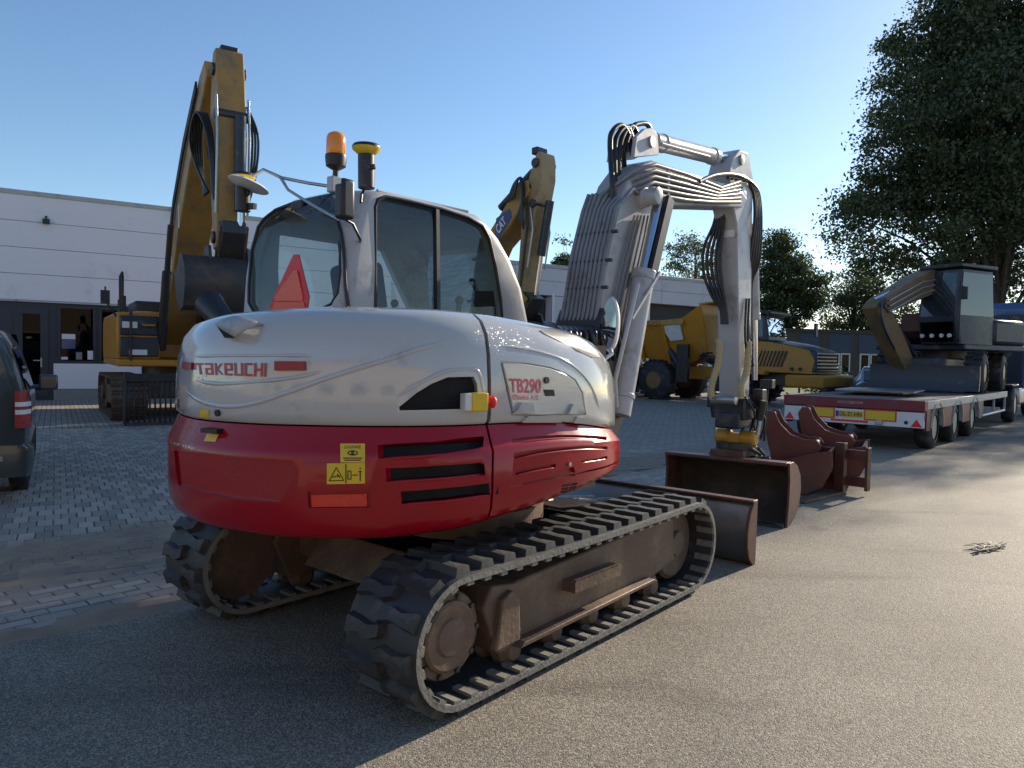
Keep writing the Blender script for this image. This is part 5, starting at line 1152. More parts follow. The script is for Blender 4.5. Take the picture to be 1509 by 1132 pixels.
# ---- left machine: tall boom, faces the camera
FA = Frame(-8.5, 18.4, -57.0)
CA = empty('crawler_excavator', FA, 'yellow and dark blue crawler excavator with tall raised boom in front of the white hall', 'excavator')
for y in (-1.2, 1.2): steel_track(CA, y, 4.3, .98, .72, M['under'], M['under'])
MB().b6(-1.3, 1.3, -.9, .9, .45, .95).build('undercarriage_frame', M['under'], CA, bevel=.05); MB().cyl((0, 0, .9), (0, 0, 1.22), .75, 32).build('slew_ring', M['steel'], CA)
MB().b6(-2.3, 1.75, -1.42, 1.42, 1.2, 1.36).build('platform', M['cat'], CA, bevel=.04)
MB().xz([(-2.75, 1.3), (-2.85, 1.6), (-2.8, 2.35), (-2.2, 2.45), (-2.0, 1.3)], -1.4, 1.4).build('counterweight', M['cat'], CA, bevel=.08)
bx1 = MB().b6(-2.1, 1.65, -1.43, -.55, 1.36, 2.42).build('right_housing', M['cat'], CA, bevel=.05)
MB().b6(.85, 1.705, -1.36, -.58, 1.90, 2.34).build('front_toolbox', M['navy'], bx1, bevel=.03); MB().b6(.85, 1.70, -1.36, -.58, 1.42, 1.86).build('front_toolbox', M['navy'], bx1, bevel=.03)
MB().b6(1.70, 1.74, -1.32, -1.02, 2.06, 2.2).build('label_plate', M['whitep'], bx1); MB().b6(1.70, 1.735, -1.18, -.82, 1.46, 1.58).build('label_plate', M['whitep'], bx1)
MB().tube([(1.72, -.92, 2.15), (1.80, -.90, 2.13), (1.80, -.68, 2.13), (1.72, -.66, 2.15)], .025, 8).build('grab_handle', M['cat'], bx1)
MB().b6(-2.0, .6, -1.0, 1.0, 1.36, 2.5).build('engine_cover', M['cat'], CA, bevel=.06); MB().b6(-1.6, 0, -.9, .3, 2.5, 2.78).build('engine_top', M['navy'], CA, bevel=.05)
hr = MB()
hr.tube([(1.6, -1.35, 2.4), (1.6, -1.35, 3.2), (1.5, -1.3, 3.3), (1.35, -1.28, 3.2), (1.35, -1.28, 2.4)], .028, 8); hr.build('handrail', M['black'], CA)
hr = MB(); hr.tube([(1.0, -1.2, 2.42), (1.0, -1.2, 2.8), (-.6, -1.2, 2.8), (-.6, -1.2, 2.42)], .022, 8); hr.build('handrail', M['black'], CA)
MB().tube([(1.72, -1.15, 1.2), (1.74, -1.15, 2.42)], .03, 8).build('handrail', M['black'], CA)
MB().tube([(1.6, -1.42, 2.3), (1.7, -1.62, 2.6), (1.7, -1.65, 2.95)], .02, 8).box((1.7, -1.65, 2.72), (.06, .18, .3)).build('wing_mirror', M['black'], CA, bevel=.02)
cbA = MB().loft([rrect(.1, 1.75, .5, 1.4, .12, 1.36), rrect(.1, 1.8, .5, 1.4, .12, 2.1), rrect(.12, 1.55, .52, 1.38, .14, 3.0), rrect(.3, 1.3, .6, 1.3, .14, 3.06)]).build('cab', M['navy'], CA)
MB().add([(1.802, .6, 1.7), (1.81, 1.3, 1.7), (1.58, 1.28, 2.9), (1.575, .62, 2.9)], [(0, 1, 2, 3)]).build('windscreen', M['cabglass'], cbA, smooth=0)
lad = MB().b6(1.7, 1.78, -1.1, -.6, .5, .58)
MB().b6(2.12, 2.3, -.98, -.66, .86, 1.02).build('track_guard_box', M['yel'], CA, bevel=.03)
def AP(u, v): p = FA.px(u, v, y=0); return (p.x, p.z)
def beam(pts, th):                                     # plate-sided beam along a centre line in x,z
    up_, lo_ = [], []
    for i, (x, z) in enumerate(pts):
        a_, b_ = pts[max(i-1, 0)], pts[min(i+1, len(pts)-1)]; d = V((b_[0]-a_[0], b_[1]-a_[1], 0)).normalized(); n_ = V((-d.y, d.x, 0))*th[i]/2
        up_.append((x + n_.x, z + n_.y)); lo_.append((x - n_.x, z - n_.y))
    return up_ + lo_[::-1]
boomA = beam([(.35, 1.8), (1.3, 3.2), (2.5, 4.5), (3.9, 5.6), (5.35, 6.5), (5.75, 6.7)], [.5, .85, .9, .75, .55, .35])
bA = MB().xz(boomA, -.34, .34).build('boom', M['catd'], CA, bevel=.03)
for s in (-1, 1):
    MB().cyl((1.5, s*.5, 1.6), (2.35, s*.5, 3.3), .10, 18).cyl((2.35, s*.5, 3.3), (2.85, s*.5, 4.25), .06, 14).build('boom_cylinder', M['steel'], CA)
sx = FA.px(336, 200, y=0).x
S = lambda u, v: AP(u, v)
zt, zb = AP(335, 80)[1], AP(330, 372)[1]
stA = MB().xz([(sx - .28, zt - .3), (sx - .12, zt), (sx + .12, zt), (sx + .30, zt - .9), (sx + .42, zt - 1.6), (sx + .26, zb), (sx - .05, zb), (sx - .42, zt - 1.7)], -.24, .24).build('arm', M['catd'], CA, bevel=.025)
MB().box((sx, 0, zt + .02), (.22, .3, .12)).build('arm_head', M['black'], stA, bevel=.02)
cyA = MB().cyl((sx + .50, .10, zt - 1.25), (sx + .52, .10, zt - 2.9), .10, 18).build('bucket_cylinder', M['navy'], CA)
MB().cyl((sx + .52, .10, zt - 2.9), (sx + .52, .10, zb + .3), .05, 14).build('piston_rod', M['chrome'], cyA)
MB().xz([(sx + .1, zb + .5), (sx + .55, zb + .45), (sx + .6, zb + .25), (sx + .15, zb - .45), (sx - .1, zb - .4), (sx - .1, zb + .3)], -.20, .20).build('bucket_linkage', M['steel'], CA, bevel=.02)
for dy in (-.22, .22): MB().bar((sx + .5, dy, zb + .38), (sx + .15, dy, zb - .4), .06, .12).build('link_bar', M['under'], CA, bevel=.01)
for k in range(5):
    y0 = -.42 - .05*k
    MB().tube([(sx - .55 + k*.1, -.30, zt - 2.5), (sx - .6, -.33 - .03*k, zt - 1.9), (sx - .45, -.36 - .05*k, zt - 1.25 - .05*k), (sx - .2, -.33 - .04*k, zt - 1.1), (sx + .1, -.28 - .02*k, zt - 1.6), (sx + .2, -.27, zt - 2.3 - .1*k)], .026, 8, smooth=26).build('hose', M['hose'], stA, smooth=60)
for k in range(3): MB().tube([(sx + .3, .26, zt - 1.0), (sx + .35, .34 + k*.05, zt - 1.5), (sx + .35, .32 + k*.04, zt - 2.2), (sx + .3, .27, zt - 2.8)], .022, 8, smooth=20).build('hose', M['hose'], stA, smooth=60)
dig_bucket(CA, FA, (sx + .05, -.05, zb - .32), 1.5, 1.05, M['bktk'], roll=-.25)

for dy in (-.27, .27):
    MB().tube([(sx + .36, dy, zt - .9), (sx + .46, dy, zt - 1.6), (sx + .34, dy, zb + .6)], .022, 8).build('hydraulic_pipe', M['galv'], stA, smooth=60)
for z, x, r_ in ((zt - .35, sx, .11), (zt - 1.75, sx - .25, .14), (zb + .2, sx + .1, .11), (zt - 1.2, sx + .3, .09)): MB().cyl((x, -.29, z), (x, .29, z), r_, 18).build('pin_boss', M['steel'], stA, bevel=.01)
for k in range(4): MB().tube([(1.1 + k*.06, -.38, 3.3), (2.45, -.39, 4.86 - k*.06), (3.8, -.39, 5.86 - k*.06), (5.1, -.38, 6.62 - k*.05)], .022, 8).build('hydraulic_pipe', M['steel'], bA, smooth=60)
MB().cyl((2.6, 0, 5.15), (4.2, 0, 6.35), .10, 18).build('arm_cylinder', M['navy'], CA); MB().cyl((4.2, 0, 6.35), (sx - .15, 0, zt - .15), .055, 14).build('arm_cylinder_rod', M['chrome'], CA)
for i, (x, z) in enumerate(((1.9, 3.2), (2.9, 4.2))): MB().b6(x, x + .05, -.36, -.34, z, z + .5).build('boom_decal', M['whitep'], bA)

# ---- middle machine: body hidden, boom and arm stand above the white hood
FC = Frame(-1.9, 16.9, -45.0)
CC = empty('crawler_excavator', FC, 'worn yellow crawler excavator with bent boom between the white hall and the midi excavator', 'excavator')
for y in (-1.05, 1.05): steel_track(CC, y, 3.9, .85, .6, M['under'], M['under'])
MB().b6(-1.1, 1.1, -.8, .8, .4, .85).build('undercarriage_frame', M['under'], CC, bevel=.05); MB().cyl((0, 0, .8), (0, 0, 1.1), .6, 28).build('slew_ring', M['steel'], CC)
MB().b6(-2.0, 1.4, -1.25, 1.25, 1.08, 1.25).build('platform', M['cat'], CC, bevel=.04)
MB().b6(-2.2, .2, -1.25, 1.25, 1.25, 2.15).build('engine_cover', M['cat'], CC, bevel=.1); MB().b6(.2, 1.35, -1.25, -.5, 1.25, 2.0).build('front_toolbox', M['navy'], CC, bevel=.05)
cbC = MB().loft([rrect(.15, 1.5, .35, 1.25, .12, 1.25), rrect(.15, 1.55, .35, 1.25, .12, 1.95), rrect(.2, 1.3, .4, 1.2, .14, 2.72), rrect(.35, 1.1, .5, 1.1, .14, 2.78)]).build('cab', M['navy'], CC)
MB().add([(1.552, .45, 1.5), (1.56, 1.15, 1.5), (1.33, 1.1, 2.65), (1.325, .5, 2.65)], [(0, 1, 2, 3)]).build('windscreen', M['cabglass'], cbC, smooth=0)
def CP(u, v, y=0): p = FC.px(u, v, y=y); return (p.x, p.z)
boomC = [(.35, 1.5)] + [CP(u, v, -.28) for u, v in ((668, 440), (690, 390), (724, 336), (752, 290), (768, 268), (778, 264), (780, 280), (768, 305), (748, 338), (728, 362), (712, 400), (700, 452))] + [(1.4, 1.7), (.9, 1.45)]
bC = MB().xz(boomC, -.28, .28).build('boom', M['catd'], CC, bevel=.03)
lg = [CP(731, 322, -.29), CP(751, 307, -.29), CP(754, 320, -.29), CP(735, 352, -.29), CP(729, 345, -.29)]
MB().prism([(x, -.285, z) for x, z in lg], (0, -.004, 0)).build('logo_field', M['blue'], bC, smooth=0)
tl, tr, br_, bl_ = [V((CP(u, v, -.3)[0], -.293, CP(u, v, -.3)[1])) for u, v in ((729, 334), (741, 318), (746, 328), (734, 346))]
text_flat('lettering', (tl, tr, br_, bl_), 'CAT', M['whitep'], bC, bold=.03)
armC = [CP(u, v, -.22) for u, v in ((790, 226), (795, 222), (797, 232), (797, 262), (790, 300), (782, 350), (774, 400), (768, 440), (762, 446), (758, 436), (763, 400), (768, 330), (772, 285))]
aC = MB().xz(armC, -.22, .22).build('arm', M['catw'], CC, bevel=.025)
p = CP(795, 224); MB().box((p[0], 0, p[1]), (.16, .3, .14)).build('arm_head', M['black'], aC, bevel=.02)
a0, a1, a2 = CP(806, 297), CP(793, 378), CP(783, 435)
cC = MB().cyl((a0[0] + .08, 0, a0[1]), (a1[0] + .08, 0, a1[1]), .085, 18).build('bucket_cylinder', M['navy'], CC); MB().cyl((a1[0] + .08, 0, a1[1]), (a2[0] + .12, 0, a2[1]), .045, 14).build('piston_rod', M['chrome'], cC)
lk = [CP(u, v) for u, v in ((758, 425), (780, 430), (795, 440), (783, 462), (770, 476), (756, 470))]
MB().xz(lk, -.2, .2).build('bucket_linkage', M['steel'], CC, bevel=.02)
lk0, lk1 = CP(768, 420), CP(788, 445)
for dy in (-.24, .24): MB().bar((lk0[0], dy, lk0[1]), (lk1[0], dy, lk1[1]), .05, .1).build('link_bar', M['catd'], CC, bevel=.01)
for k in range(4):
    yk = -.31 - .025*k; pts = [CP(748 + k*3, 298 - k*2, yk), CP(757 + k*2, 272 - k*2, yk), CP(768, 262 + k*2, yk), CP(772 - k, 285 + k*3, yk), CP(764 + k*2, 318 + k*4, yk), CP(772, 328 + k*3, yk)]
    MB().tube([(x, yk, z) for x, z in pts], .022, 8, smooth=24).build('hose', M['hose'], bC, smooth=60)
dig_bucket(CC, FC, (CP(770, 470)[0], 0, CP(770, 470)[1] - .15), 1.2, .8, M['steel'], roll=-.2)
for dy in (-.25, .25):
    pp = [CP(775, 292, -.22), CP(776, 330, -.22), CP(770, 380, -.22), CP(765, 425, -.22)]; MB().tube([(x + .05, dy, z) for x, z in pp], .022, 8).build('hydraulic_pipe', M['steel'], aC, smooth=60)
    pp = [CP(776, 300, -.22), CP(780, 340, -.22), CP(772, 395, -.22)]; MB().tube([(x + .12, dy, z) for x, z in pp], .016, 8).build('hydraulic_pipe', M['galv'], aC, smooth=60)
for (u, v), r_ in (((776, 278), .13), ((790, 240), .09), ((764, 430), .10), ((786, 300), .08)): 
    q_ = CP(u, v, -.22); MB().cyl((q_[0], -.27, q_[1]), (q_[0], .27, q_[1]), r_, 18).build('pin_boss', M['steel'], aC, bevel=.01)
MB().cyl((CP(724, 322, -.28)[0], 0, CP(724, 322, -.28)[1] + .25), (CP(772, 250, -.28)[0], 0, CP(772, 250, -.28)[1]), .09, 16).build('arm_cylinder', M['navy'], CC)
bx0 = CP(700, 440); MB().cyl((.9, -.42, 1.3), (bx0[0] + .1, -.42, bx0[1] + .6), .085, 16).build('boom_cylinder', M['galv'], CC)

# ---- black rake bucket standing in front of the left machine's tracks
FK = Frame(*gnd(236, 626)[:2], -57.0)
RK = empty('rake_bucket', FK, 'black barred rake bucket standing on the pavers beside the steel track', 'bucket')
for k in range(13): MB().xz([(-.05, .0), (.05, .02), (.12, .35), (.1, .7), (.0, .95), (-.06, .95), (.02, .7), (.04, .35)], -.62 + k*.1, -.59 + k*.1).build('tine', M['black'], RK)
MB().b6(-.12, .05, -.68, .68, .9, 1.08).build('top_beam', M['black'], RK, bevel=.02); MB().b6(-.06, .10, -.66, .66, .0, .06).build('bottom_bar', M['steel'], RK)
for y in (-.66, .66): MB().xz([(-.3, .02), (.1, .0), (.14, .4), (.06, 1.0), (-.2, 1.0), (-.35, .5)], y - .02, y + .02).build('side_plate', M['black'], RK, bevel=.01)
# ================================================================ wheels
def wheel(parent, c, r, w, rim_r, m_rim, axis=(0, 1, 0), tread=0):
    c = V(c); a = V(axis).normalized()
    t = MB().lathe(c - a*w/2, a, [(0, rim_r), (.01, rim_r*1.08), (w*.06, r*.90), (w*.18, r*.985), (w*.3, r), (w*.7, r), (w*.82, r*.985), (w*.94, r*.90), (w - .01, rim_r*1.08), (w, rim_r)], 36, cap=False)
    o = t.build('wheel', M['tyre'], parent, smooth=50)
    MB().lathe(c - a*w/2, a, [(.02, rim_r*1.02), (.05, rim_r*.96), (w*.35, rim_r*.85), (w*.38, rim_r*.4), (w*.2, rim_r*.36), (w*.18, 0)], 28).build('rim', m_rim, o, smooth=40)
    MB().lathe(c + a*w/2, -a, [(.02, rim_r*1.02), (.05, rim_r*.96), (w*.3, rim_r*.85), (w*.33, 0)], 28).build('inner_rim', m_rim, o, smooth=40)
    if tread:
        d, s_, u_ = basis(a)
        tb = MB()
        for k in range(tread):
            t_ = 2*math.pi*k/tread; e = s_*math.cos(t_) + u_*math.sin(t_); f = d.cross(e)
            for q in (-1, 1): tb.box(c + e*(r + .012) + a*q*w*.24 + f*q*.04, (r*.10, w*.42, .05), Matrix((f, a, e)).transposed())
        tag(tb.build('tread_blocks', M['tyre'], o, smooth=30), kind='stuff')
    return o

# ================================================================ ARTICULATED DUMP TRUCK
FD = Frame(11.0, 25.6, -45.0)
DT = empty('dump_truck', FD, 'yellow articulated dump truck with dark grille parked in front of the garage wing', 'dump truck')
for x in (-2.9, -6.2, -7.9):
    for y in (-1.15, 1.15): wheel(DT, (x, y, .78), .78, .62, .34, M['catk'], tread=20)
MB().b6(-3.6, -.1, -.75, .75, .75, 1.2).build('front_chassis', M['steel'], DT, bevel=.03); MB().b6(-8.8, -4.0, -.5, .5, .85, 1.35).build('rear_chassis', M['cat'], DT, bevel=.05)
MB().cyl((-4.1, 0, .8), (-4.1, 0, 1.7), .3, 20).build('hitch_joint', M['steel'], DT); MB().b6(-4.4, -3.3, -.3, .3, .9, 1.3).build('hitch_beam', M['steel'], DT)
bd = MB()
def ring_bed(x, ztop, zbot, hw, floor): return [V((x, -hw, ztop)), V((x, -floor, zbot)), V((x, floor, zbot)), V((x, hw, ztop)), V((x, hw - .07, ztop)), V((x, floor - .05, zbot + .07)), V((x, -floor + .05, zbot + .07)), V((x, -hw + .07, ztop))]
bd.loft([ring_bed(-9.6, 3.05, 2.5, 1.42, .8), ring_bed(-8.4, 3.08, 1.85, 1.45, .8), ring_bed(-6.0, 3.12, 1.5, 1.45, .78), ring_bed(-5.0, 3.2, 1.45, 1.42, .75), ring_bed(-4.2, 3.72, 1.8, 1.36, .8)])
bed = bd.build('dump_body', M['cat'], DT, bevel=.02)
MB().add([(-4.2, -1.36, 3.72), (-4.2, 1.36, 3.72), (-4.2, .8, 1.8), (-4.2, -.8, 1.8)], [(0, 1, 2, 3)]).build('headboard', M['cat'], bed, smooth=0)
MB().prism([(-4.3, -1.38, 3.70), (-4.3, 1.38, 3.70), (-3.55, 1.2, 3.78), (-3.55, -1.2, 3.78)], (0, 0, .05)).build('spill_guard', M['cat'], bed)
MB().b6(-9.4, -4.9, -1.50, -1.40, 2.94, 3.14).build('top_rail', M['catd'], bed, bevel=.02); MB().b6(-9.4, -4.9, 1.40, 1.50, 2.94, 3.14).build('top_rail', M['catd'], bed, bevel=.02)
for x in (-8.3, -7.1, -5.9): MB().prism([(x, -1.47, 3.0), (x + .14, -1.47, 3.0), (x + .14, -.84, 1.5), (x, -.84, 1.5)], (0, -.06, -.03)).build('side_rib', M['cat'], bed)
pa = FD.px(994, 478, y=-1.5); pb_ = FD.px(1018, 490, y=-1.5)
MB().prism([(-5.9, -1.42, 2.92), (-5.05, -1.42, 2.98), (-5.05, -1.16, 2.40), (-5.6, -1.16, 2.35)], (0, -.05, -.02)).build('white_decal', M['whitep'], bed)
text_flat('lettering', [V((-6.9, -1.503, 3.11)), V((-5.9, -1.503, 3.11)), V((-5.9, -1.503, 2.97)), V((-6.9, -1.503, 2.97))], 'VOLVO', M['ink'], bed)
MB().cyl((-5.2, -1.0, 1.2), (-5.8, -.95, 2.0), .13, 18).build('tip_cylinder', M['navy'], DT); MB().b6(-5.2, -4.7, -1.4, -1.25, .75, 2.2).build('mud_flap', M['black'], DT)
# hood and front
hd = MB(); hr_ = []
for x, hw, zt, zb in ((-2.5, 1.12, 2.42, 1.25), (-1.6, 1.12, 2.36, 1.22), (-.8, 1.08, 2.22, 1.2), (-.2, 1.0, 2.06, 1.18), (.0, .9, 1.9, 1.2)):
    hr_.append([V((x, -hw, zb)), V((x, -hw, zt - .28)), V((x, -hw + .14, zt - .06)), V((x, -hw + .4, zt)), V((x, hw - .4, zt)), V((x, hw - .14, zt - .06)), V((x, hw, zt - .28)), V((x, hw, zb))])
hood_d = hd.loft(hr_).build('hood', M['cat'], DT, bevel=.03)
MB().loft([[p + V((.012, 0, .012)) for p in r[2:6]] + [p + V((.012, 0, -.03)) for p in reversed(r[2:6])] for r in hr_]).build('hood_top', M['navy'], hood_d, smooth=40)
gn = MB().loft([[V((-.25, -.98, 1.25)), V((-.25, .98, 1.25)), V((-.25, .9, 2.06)), V((-.25, -.9, 2.06))], [V((.05, -.95, 1.25)), V((.05, .95, 1.25)), V((.0, .88, 1.98)), V((.0, -.88, 1.98))]]).build('grille', M['navy'], DT, bevel=.06, seg=3)
for k in range(5): MB().b6(.04, .10, -.8, .8, 1.34 + k*.12, 1.40 + k*.12).build('grille_bar', M['pitch'], gn, bevel=.01)
for k in range(8): MB().bar((-2.05 + k*.13, -1.135, 1.42), (-1.85 + k*.13, -1.132, 1.98), .02, .055).build('side_louvre', M['black'], hood_d)
for x in (-.75, -.45): MB().cyl((x, -1.10, 1.36), (x, -1.14, 1.36), .06, 14).build('marker_lamp', M['black'], hood_d)
MB().b6(-.9, .45, -1.35, 1.35, .72, 1.16).build('bumper', M['cat'], DT, bevel=.08, seg=3); MB().b6(.3, .5, -1.2, 1.2, .6, .8).build('tow_beam', M['steel'], DT, bevel=.02)
MB().b6(-3.7, -1.6, -1.42, -1.0, 1.12, 1.28).b6(-3.7, -3.55, -1.42, -1.0, .95, 1.2).build('mudguard', M['cat'], DT, bevel=.04)
cd_ = MB().loft([rrect(-3.5, -1.85, -.78, .78, .1, 1.9), rrect(-3.5, -1.8, -.78, .78, .1, 2.45), rrect(-3.4, -1.95, -.74, .74, .1, 3.28)]).build('cab', M['navy'], DT)
MB().b6(-3.65, -1.7, -.88, .88, 3.28, 3.42).build('cab_roof', M['black'], cd_, bevel=.05)
MB().add([(-3.35, -.785, 2.5), (-2.0, -.785, 2.5), (-2.05, -.752, 3.2), (-3.3, -.752, 3.2)], [(0, 1, 2, 3)]).build('side_window', M['cabglass'], cd_, smooth=0)
MB().add([(-1.79, -.7, 2.5), (-1.79, .7, 2.5), (-1.93, .66, 3.22), (-1.93, -.66, 3.22)], [(0, 1, 2, 3)]).build('windscreen', M['cabglass'], cd_, smooth=0)
MB().tube([(-1.9, .8, 3.3), (-1.2, 1.35, 3.25), (-1.0, 1.4, 3.1)], .025, 8).box((-1.0, 1.4, 2.8), (.1, .16, .5)).build('mirror', M['black'], DT, bevel=.01)
MB().tube([(-1.9, -.8, 3.3), (-1.6, -1.25, 3.25), (-1.55, -1.3, 3.1)], .025, 8).build('mirror_arm', M['black'], DT)
hz = MB()
for k in range(9): hz.tube([(-4.2 + random.uniform(-.3, .3), -.5 - random.random()*.5, 1.9), (-4.1 + random.uniform(-.4, .4), -1.0, 1.5 + random.random()*.3), (-3.6, -.7, 1.2 + random.random()*.4)], .035, 6, smooth=10)
hz.build('hitch_hoses', M['hose'], DT, smooth=60)

# ================================================================ LOW LOADER TRAILER
FT = Frame(7.4, 13.05, 48.0)
TL = empty('flatbed_trailer', FT, 'dark red three axle flatbed trailer with wooden deck and yellow number plate', 'trailer')
ZD, WD = .92, 2.55; XE = 8.8
MB().b6(.0, XE, .06, WD - .06, ZD - .16, ZD - .03).build('deck_frame', M['trl'], TL)
for k in range(9): MB().b6(.16, XE, .10 + k*.262, .352 + k*.262, ZD - .035, ZD).build('deck_board', M['wood'], TL, bevel=.006)
MB().b6(-.02, .16, .0, WD, ZD - .18, ZD + .012).build('rear_beam', M['trl'], TL, bevel=.015)
# sides with wheel arches
wx = [.95, 2.72, 4.48]
for y0, y1 in ((-.005, .06), (WD - .06, WD + .005)):
    MB().b6(.16, XE, y0, y1, ZD - .15, ZD + .005).build('side_rail', M['trl' if y0 > 1 else 'greyw'], TL, bevel=.008)  # near rail is paler: sunlight on that side is put into its colour
    edges = [.16] + [e for x in wx for e in (x - .5, x + .5)] + [5.4]
    for i in range(0, len(edges), 2):
        if edges[i+1] - edges[i] > .1: MB().b6(edges[i], edges[i+1], y0 + .01, y1 - .005, .38, ZD - .15).build('side_panel', M['trl'], TL, bevel=.008)
    for x in wx:
        arc = [(x + .47*math.cos(t), .42 + .45*math.sin(t)) for t in [math.pi*k/10 for k in range(11)]]
        MB().loft([[V((a, y0 - .012, b)), V((a, y1, b)), V((a*.0 + x + (a - x)*1.06, y1, .42 + (b - .42)*1.06)), V((x + (a - x)*1.06, y0 - .012, .42 + (b - .42)*1.06))] for a, b in arc]).build('wheel_arch', M['greyw'], TL)
for x in wx:
    for y in (.18, WD - .18): wheel(TL, (x, y, .405), .405, .30, .24, M['galv'])
    MB().cyl((x, .2, .42), (x, WD - .2, .42), .07, 12).build('axle', M['steel'], TL)
for y in (.7, WD - .7): MB().b6(.1, XE, y - .08, y + .08, .5, ZD - .15).build('chassis_beam', M['trl'], TL)
MB().tube([(5.5, .03, .42), (8.6, .03, .42)], .035, 8).tube([(5.5, .03, .42), (5.5, .03, ZD - .1)], .03, 6).tube([(7.0, .03, .42), (7.0, .03, ZD - .1)], .03, 6).tube([(8.6, .03, .42), (8.6, .03, ZD - .1)], .03, 6).build('side_guard', M['greyw'], TL)
MB().xz([(8.7, ZD - .15), (8.7, ZD), (9.4, 1.45), (11.6, 1.5), (11.6, 1.2), (9.6, 1.15)], .5, WD - .5).build('gooseneck', M['trl'], TL, bevel=.03)
# rear end
bm_ = MB().b6(-.01, .10, .02, WD - .02, .44, .72).build('rear_bumper', M['whitep'], TL, bevel=.006)
MB().b6(.0, .12, .02, .42, .56, .74).build('lamp_cluster', M['trl'], TL, bevel=.01); MB().b6(.0, .12, WD - .42, WD - .02, .56, .74).build('lamp_cluster', M['trl'], TL, bevel=.01)
for a, b in ((.46, 1.02), (1.55, 2.11)):
    k = MB().b6(-.018, .0, a, b, .525, .735).build('marker_board', M['refl'], bm_); MB().b6(-.024, -.017, a + .025, b - .025, .55, .71).build('marker_field', M['yel'], k)
pl = MB().b6(-.022, -.005, 1.04, 1.53, .565, .68).build('number_plate', M['plate'], bm_, bevel=.003)
MB().b6(-.0245, -.021, 1.475, 1.53, .567, .678).build('plate_strip', M['euro'], pl)
text_flat('lettering', [V((-.026, 1.46, .665)), V((-.026, 1.06, .665)), V((-.026, 1.06, .58)), V((-.026, 1.46, .58))], 'OL-21-HN', M['ink'], pl, bold=.015)
MB().b6(-.02, -.005, .95, 1.62, .475, .515).build('red_strip', M['refl'], bm_)
for y in (.13, WD - .13): MB().prism([(-.02, y - .09, .46), (-.02, y + .09, .46), (-.02, y, .60)], (.012, 0, 0)).build('rear_triangle', M['tri'], bm_, smooth=0)
for y in (.30, WD - .35): MB().cyl((-.02, y, .53), (.0, y, .53), .035, 14).build('socket', M['black'], bm_)
for y in (.75, 1.9): MB().b6(-.06, .0, y - .06, y + .06, .46, .55).build('work_lamp', M['galv'], bm_, bevel=.01)
text_flat('lettering', [V((-.0225, 1.5, .87)), V((-.0225, 1.05, .87)), V((-.0225, 1.05, .82)), V((-.0225, 1.5, .82))], 'NOOTEBOOM', M['greyw'], TL)

# steel plates lying on the deck
FP = Frame(*FT.w((2.6, 1.45, 0))[:2], 48.0, ZD)
tag(MB().box((0, 0, .09), (1.9, 1.5, .035), Matrix.Rotation(.12, 3, 'Z')).box((.2, 0, .045), (.9, 1.0, .055)).build('steel_plate', M['bladem'], None, bevel=.004, loc=FP.o + V((0, 0, .008)), rot=(0, .0, FP.a)), 'grey steel road plate lying on the trailer deck', 'steel plate')

# ================================================================ WHEELED EXCAVATOR ON THE TRAILER
ow = FT.w((7.5, 1.27, 0)); FW = Frame(ow.x, ow.y, 228.0, ZD)
WE = empty('wheeled_excavator', FW, 'dusty yellow and dark grey wheeled excavator standing on the flatbed trailer', 'excavator')
for x in (1.35, -1.35):
    for y in (-.98, .98): wheel(WE, (x, y, .50), .50, .42, .26, M['navy'], tread=16)
    MB().cyl((x, -.8, .5), (x, .8, .5), .12, 12).build('axle', M['steel'], WE)
MB().b6(-2.0, 2.0, -.45, .45, .45, .85).build('chassis', M['navy'], WE, bevel=.04)
blw = MB().loft([[V((2.15, y, .06)), V((2.08, y, .3)), V((2.12, y, .66)), V((2.18, y, .66)), V((2.16, y, .3)), V((2.24, y, .06))] for y in (-1.2, 0, 1.2)]).build('dozer_blade', M['navy'], WE, smooth=40)
MB().b6(1.9, 2.12, -.5, .5, .35, .6).build('blade_arm', M['navy'], WE)
MB().cyl((0, 0, .85), (0, 0, 1.05), .55, 24).build('slew_ring', M['steel'], WE)
FWu = Frame(ow.x, ow.y, 207.0, ZD); _n0 = len(WE.children)
MB().b6(-1.75, 1.1, -1.22, 1.22, 1.05, 1.2).build('platform', M['navy'], WE, bevel=.03)
MB().b6(-1.5, -.1, -1.22, 1.22, 1.2, 1.85).build('engine_cover', M['navy'], WE, bevel=.1); MB().b6(-.1, 1.05, -1.22, -.55, 1.2, 1.75).build('tank_housing', M['navy'], WE, bevel=.05)
cw_ = MB().loft([rrect(-.15, 1.25, .15, 1.18, .08, 1.2), rrect(-.15, 1.4, .15, 1.18, .08, 1.9), rrect(-.1, 1.25, .18, 1.15, .1, 3.02), rrect(.05, 1.1, .3, 1.05, .1, 3.10)]).build('cab', M['navy'], WE)
MB().add([(1.405, .24, 1.88), (1.405, 1.09, 1.88), (1.27, 1.07, 2.95), (1.27, .26, 2.95)], [(0, 1, 2, 3)]).build('windscreen', M['cabglass'], cw_, smooth=0)
MB().add([(1.34, .26, 1.25), (1.34, 1.07, 1.25), (1.405, 1.09, 1.74), (1.405, .24, 1.74)], [(0, 1, 2, 3)]).build('lower_window', M['darkglass'], cw_, smooth=0)
MB().add([(-.05, 1.19, 1.9), (1.3, 1.19, 1.9), (1.18, 1.165, 2.95), (-.02, 1.165, 2.95)], [(0, 1, 2, 3)]).build('side_window', M['carglass'], cw_, smooth=0)
MB().b6(-.15, 1.35, .12, 1.22, 3.06, 3.16).build('roof_visor', M['black'], cw_, bevel=.03)
MB().lathe((.2, .8, 3.15), (0, 0, 1), [(0, .06), (.08, .06), (.11, .03), (.111, 0)], 16).build('beacon', M['amber'], cw_)
for s_ in (.3, .55, .8, 1.0): MB().cyl((1.36, s_, 1.40), (1.40, s_, 1.40), .05, 12).build('head_lamp', M['whitep'], cw_)
